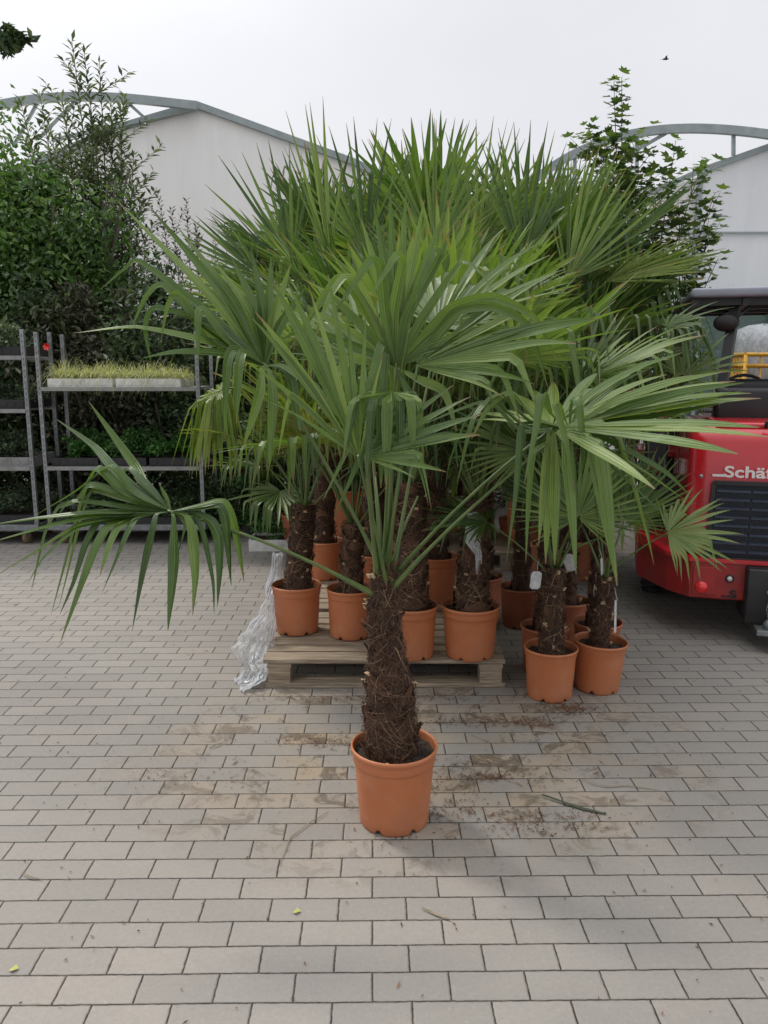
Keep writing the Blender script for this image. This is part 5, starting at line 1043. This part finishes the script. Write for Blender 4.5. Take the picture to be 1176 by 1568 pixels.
# chassis, wheels
b = MB(); rbox(b, -.42, .42, .25, 2.6, .22, .40, .02, 2); b.build('chassis', M_BLACK, ld)
def wheel(x, y, rad=.37, wd=.24):
    w_ = MB(); Mx = Matrix.Rotation(R(90), 3, 'Y')
    w_.lathe([(rad * .55, -wd / 2), (rad * .85, -wd / 2), (rad * .97, -wd * .4), (rad, -wd * .25), (rad, wd * .25), (rad * .97, wd * .4), (rad * .85, wd / 2), (rad * .55, wd / 2)], c=(x, y, rad), n=40, M=Mx)
    for q in range(20):
        a = 6.283 * q / 20
        for s_ in (-1, 1):
            w_.box((x + s_ * wd * .25, y + math.cos(a + s_ * .08) * (rad + .006), rad + math.sin(a + s_ * .08) * (rad + .006) if True else 0), (wd * .5, .028, .022), rot=Matrix.Rotation(a + 1.5708, 3, 'X') @ Matrix.Rotation(s_ * .45, 3, 'Z'))
    t_ = w_.build('wheel', M_TYRE, ld); r_ = MB(); r_.lathe([(0, -wd * .2), (rad * .3, -wd * .2), (rad * .5, -wd * .42), (rad * .56, -wd * .46), (rad * .56, wd * .46), (rad * .5, wd * .42), (rad * .3, wd * .2), (0, wd * .2)], c=(x, y, rad), n=32, M=Mx); r_.build('rim', M_REDD, t_)
for xs in (-.50, .50): wheel(xs * 1.16, 1.05); wheel(xs * 1.16, 2.6)
for xs in (-1, 1):
    q = MB(); n_ = 14; P = []
    for t in range(n_):
        a = R(-5 + 190 * t / (n_ - 1)); 
        for (xx, rr) in ((.44, .44), (.75, .44), (.75, .42), (.44, .42)): P.append(V((xs * xx, 1.05 - math.cos(a) * rr, .40 + math.sin(a) * rr)))
    F = []
    for t in range(n_ - 1):
        for e in range(4): F.append((t * 4 + e, t * 4 + (e + 1) % 4, t * 4 + 4 + (e + 1) % 4, t * 4 + 4 + e))
    q.add(P, F + [(0, 1, 2, 3), (n_ * 4 - 4, n_ * 4 - 3, n_ * 4 - 2, n_ * 4 - 1)]); q.build('mudguard', M_BLACK, ld)
# operator's place: seat, console, posts, canopy
b = MB(); rbox(b, -.33, .33, .62, .72, 1.22, 1.45, .03, 3, taper=lambda c: V((c.x * (1.0 if c.z < 1.3 else 1.05), c.y, c.z))); b.build('rear_guard', M_BLACK, ld)
b = MB(); rbox(b, -.24, .24, 1.02, 1.14, 1.0, 1.50, .05, 3); rbox(b, -.24, .24, 1.1, 1.55, .92, 1.04, .05, 3); b.build('seat', M_BLACK, ld)
b = MB(); rbox(b, -.45, .45, 1.2, 2.1, .42, .80, .04, 3); rbox(b, -.3, .3, 1.95, 2.2, .8, 1.25, .05, 3); b.build('cab_floor', M_BLACK, ld)
b = MB(); b.tube([(-.02, 1.95, 1.22), (0, 1.8, 1.36)], .02, 8); ring = [V((.17 * math.cos(6.283 * t / 20), 1.78 + .08 * math.sin(6.283 * t / 20), 1.37 + .15 * math.sin(6.283 * t / 20))) for t in range(21)]; b.tube(ring, .013, 6, caps=False); b.build('steering_wheel', M_BLACK, ld)
def lp(px, py, d): return Matrix.Rotation(R(16), 3, 'Z') @ (at(px, py, d) - V((LX, LY, 0)))
for xs in (-1, 1):
    q = MB(); beam(q, (xs * .33, .68, 1.05), (xs * .20, 1.05, 2.06), .06, .065); q.build('rear_post', M_BLACK, ld)
    q = MB(); beam(q, (xs * .50, 1.75, .7), (xs * .50, 1.75, 2.07), .07, .09); q.build('front_post', M_BLACK, ld)
rz = at(1176, 441, LY + .85).z
b = MB(); rbox(b, -.50, .50, .85, 2.15, rz - .05, rz + .01, .018, 3); can = b.build('canopy', noisy('canopy_paint', (.20, .21, .25), (.27, .28, .33), 5, .4), ld)
b = MB()
for yy in (.95, 1.35, 1.75, 2.08): b.box((0, yy, rz - .075), (.98, .05, .045))
for xx in (-.47, -.16, .16, .47): b.box((xx, 1.5, rz - .078), (.045, 1.2, .043))
b.build('canopy_frame', M_BLACK, can)
b = MB(); c_ = lp(1112, 494, LY + .95); b.lathe([(0, -.03), (.045, -.028), (.058, -.01), (.05, .02), (0, .03)], c=c_, n=20, M=Matrix.Rotation(R(-75), 3, 'X') @ Matrix.Diagonal((1.4, 1, 1)).to_3x3()); b.tube([c_ + V((.05, .02, .02)), c_ + V((.14, .06, .10))], .01, 6); b.build('work_lamp', M_BLACK, ld)
# lifting arms, cylinders and hoses ahead of the cab
for xs in (-1, 1):
    q = MB(); beam(q, (xs * .52, 2.0, 1.05), (xs * .52, 2.9, 1.25), .08, .16); beam(q, (xs * .52, 2.86, 1.27), (xs * .52, 3.7, .55), .08, .14); q.build('lifting_arm', M_RED, ld)
    q = MB(); q.tube([(xs * .56, 1.7, .65), (xs * .56, 2.6, 1.1)], .035, 10); q.build('hydraulic_cylinder', M_RED, ld)
sd_ = MB()
for (px, py, dd, w_, h_2) in ((942, 590, 1.9, .06, .20), (968, 580, 1.9, .05, .18), (936, 610, 1.7, .08, .05), (930, 652, 1.5, .05, .14), (955, 656, 1.4, .05, .14)):
    c_ = lp(px, py, LY + dd); sd_ = MB(); sd_.box(c_, (w_, .06, h_2), bev=.008, rot=Matrix.Rotation(R(12), 3, 'Y')); sd_.build('linkage_bar', M_RED, ld)
c_ = lp(935, 620, LY + 1.6); sd_ = MB(); sd_.tube([c_ + V((0, 0, -.2)), c_, c_ + V((.1, 0, .1)), c_ + V((.3, .1, .1))], .03, 8)
sd_.build('hydraulic_pipe', M_RED, ld)
sd_ = MB(); sd_.box((-.62, 1.6, .95), (.30, .5, .05), bev=.01); sd_.build('side_plate', M_RED, ld)
q = MB(); c_ = lp(1000, 690, LY + .75); q.box(c_ + V((0.02, 0, -.08)), (.14, .10, .50), bev=.015); q.box(lp(990, 640, LY + .9), (.10, .1, .16), bev=.02); q.build('oil_tank', M_BLACK, ld)
for i, (px, py, r_) in enumerate(((992, 642, .035), (1012, 668, .014), (1004, 720, .03))):
    q = MB(); q.lathe([(0, -.03), (r_ * .8, -.025), (r_, 0), (r_, .02)], c=lp(px, py, LY + .66), n=18, M=Matrix.Rotation(R(-90), 3, 'X')); q.build('indicator_lamp', M_TAG if i < 2 else M_REDL, ld)
q = MB()
for k in range(5): q.tube([lp(985 + k * 8, 700, LY + .6), lp(990 + k * 7, 740 + k * 4, LY + .55), lp(975 + k * 12, 790, LY + .62), lp(1010 + k * 6, 830, LY + .7)], .009, 6)
q.build('hydraulic_hose', M_BLACK, ld)
# ---------------------------------------------------------------- litter on the paving
def debris(name, pts, wd, mt, label, cat):
    m = MB(); P = [V((p[0], p[1], p[2])) for p in pts]; k = len(P)
    for i, p in enumerate(P):
        d = (P[min(i + 1, k - 1)] - P[max(i - 1, 0)]).normalized(); s_ = V((-d.y, d.x, 0)).normalized() * wd * math.sin(.35 + 2.5 * i / (k - 1)); m.v += [tuple(p - s_), tuple(p + V((0, 0, wd * .6))), tuple(p + s_)]
    for i in range(k - 1): a = i * 3; m.face((a, a + 1, a + 4, a + 3), 0, [(3.1, .2), (3.5, .2), (3.5, .3), (3.1, .3)]); m.face((a + 1, a + 2, a + 5, a + 4), 0, [(3.5, .2), (3.9, .2), (3.9, .3), (3.5, .3)])
    return tag(m.build(name, mt, fix=False), label, cat)
def gl(*q): return [onz(x, y, z) for x, y, z in q]
M_DARKL = noisy('wilted_leaf', (.025, .035, .015), (.05, .06, .025), 30, .6)
M_DRY = noisy('dry_leaf', (.16, .12, .07), (.28, .22, .13), 30, .8)
debris('leaf_strip', gl((830, 1217, .01), (865, 1229, .008), (893, 1238, .006), (910, 1242, .006), (928, 1247, .004)), .008, M_DARKL, 'dark green palm leaf strip lying on the paving right of the front pot', 'leaf strip')
debris('fallen_twig', gl((646, 1390, .006), (668, 1400, .006), (692, 1409, .006)), .004, M_DRY, 'short brown twig on the near paving below the front pot', 'twig')
debris('leaf_strip', gl((503, 1243, .006), (470, 1262, .008), (445, 1282, .006), (428, 1325, .004)), .0025, M_DRY, 'thin dry curved blade on the paving left of the front pot', 'leaf strip')
debris('leaf_strip', gl((33, 1337, .006), (48, 1343, .008), (65, 1347, .004)), .003, M_DRY, 'short pale dry blade near the left edge of the paving', 'leaf strip')
debris('leaf_strip', gl((890, 1193, .006), (910, 1198, .012), (930, 1204, .006), (960, 1203, .004), (1010, 1210, .004)), .003, M_DRY, 'thin dry stalk with a pale end right of the front pot', 'leaf strip')
debris('leaf_strip', gl((320, 1146, .006), (332, 1140, .01), (341, 1138, .006)), .004, M_DRY, 'small dark dry blade on the paving well left of the front pot', 'leaf strip')
M_YLEAF = noisy('fallen_yellow_leaf', (.30, .31, .06), (.40, .40, .10), 30, .6)
for (px, py, lab) in ((454, 1396, 'tiny yellow leaf on the near paving left of the front pot'), (21, 1484, 'tiny yellow-green leaf at the bottom left of the paving')):
    c_ = onz(px, py, .004); m = MB(); m.add([c_ + V((-.012, -.004, 0)), c_ + V((0, -.010, .004)), c_ + V((.013, .002, .001)), c_ + V((.002, .012, .005))], [(0, 1, 2), (0, 2, 3)]); tag(m.build('fallen_leaf', M_YLEAF, fix=False), lab, 'leaf')
# spilt peat, leaf crumbs and fibre scraps: nobody could count them
C_ = []; g2 = np.random.default_rng(11)
spots = [(870, 1085, .16, .06, 500), (560, 1140, .25, .05, 130), (490, 1135, .18, .05, 160), (700, 1180, .5, .12, 300), (760, 1105, .4, .05, 420), (830, 1270, .3, .05, 160), (800, 1250, .35, .04, 200), (520, 1070, .5, .05, 300), (820, 1110, .15, .04, 150), (640, 1068, .6, .05, 300), (300, 1195, .35, .1, 60), (740, 1190, .15, .03, 200), (700, 1240, .15, .06, 100), (588, 1280, .15, .06, 40)]
for (px, py, sx, sy, n) in spots:
    c_ = onz(px, py, .003); q = g2.normal(size=(n, 3)) * np.array([sx * .45, sy * .6, 0]) + np.array([c_.x, c_.y, .004]); C_.append(q)
q = g2.random((700, 3)) * np.array([5.2, 3.6, 0]) + np.array([-2.6, 1.6, .003]); C_.append(q)
C_ = np.concatenate(C_); n = len(C_); a = g2.random(n) * 6.28; ln = g2.uniform(.002, .009, n) * np.where(g2.random(n) < .08, 2.6, 1); wd = g2.uniform(.0012, .004, n)
dx = np.stack([np.cos(a), np.sin(a), g2.uniform(-.1, .1, n)], 1) * ln[:, None]; dy = np.stack([-np.sin(a), np.cos(a), g2.uniform(-.2, .4, n)], 1) * wd[:, None]
C_[:, 2] += .002
tag(quads('ground_litter', np.stack([C_ - dx, C_ + dy, C_ + dx, C_ - dy], 1), 4, M_BOOT), kind='stuff')
# a small bird far off in the sky
bd = at(1019, 91, 30); m = MB(); m.tube([bd + V((-.11, 0, 0)), bd + V((-.06, 0, .01)), bd + V((.03, 0, .012)), bd + V((.09, 0, .02)), bd + V((.12, 0, .02))], [.008, .03, .038, .022, .004], 8)
m.add([bd + V((-.03, 0, .02)), bd + V((.05, 0, .02)), bd + V((.0, -.2, .07)), bd + V((-.05, -.12, .05))], [(0, 1, 2, 3)]); m.add([bd + V((-.03, 0, .02)), bd + V((.05, 0, .02)), bd + V((.0, .2, .07)), bd + V((-.05, .12, .05))], [(0, 1, 2, 3)])
m.add([bd + V((-.10, 0, 0)), bd + V((-.17, -.03, 0)), bd + V((-.17, .03, 0))], [(0, 1, 2)]); tag(m.build('flying_bird', M_BLACK, fix=False), 'tiny dark bird flying in the grey sky at the upper right', 'bird')
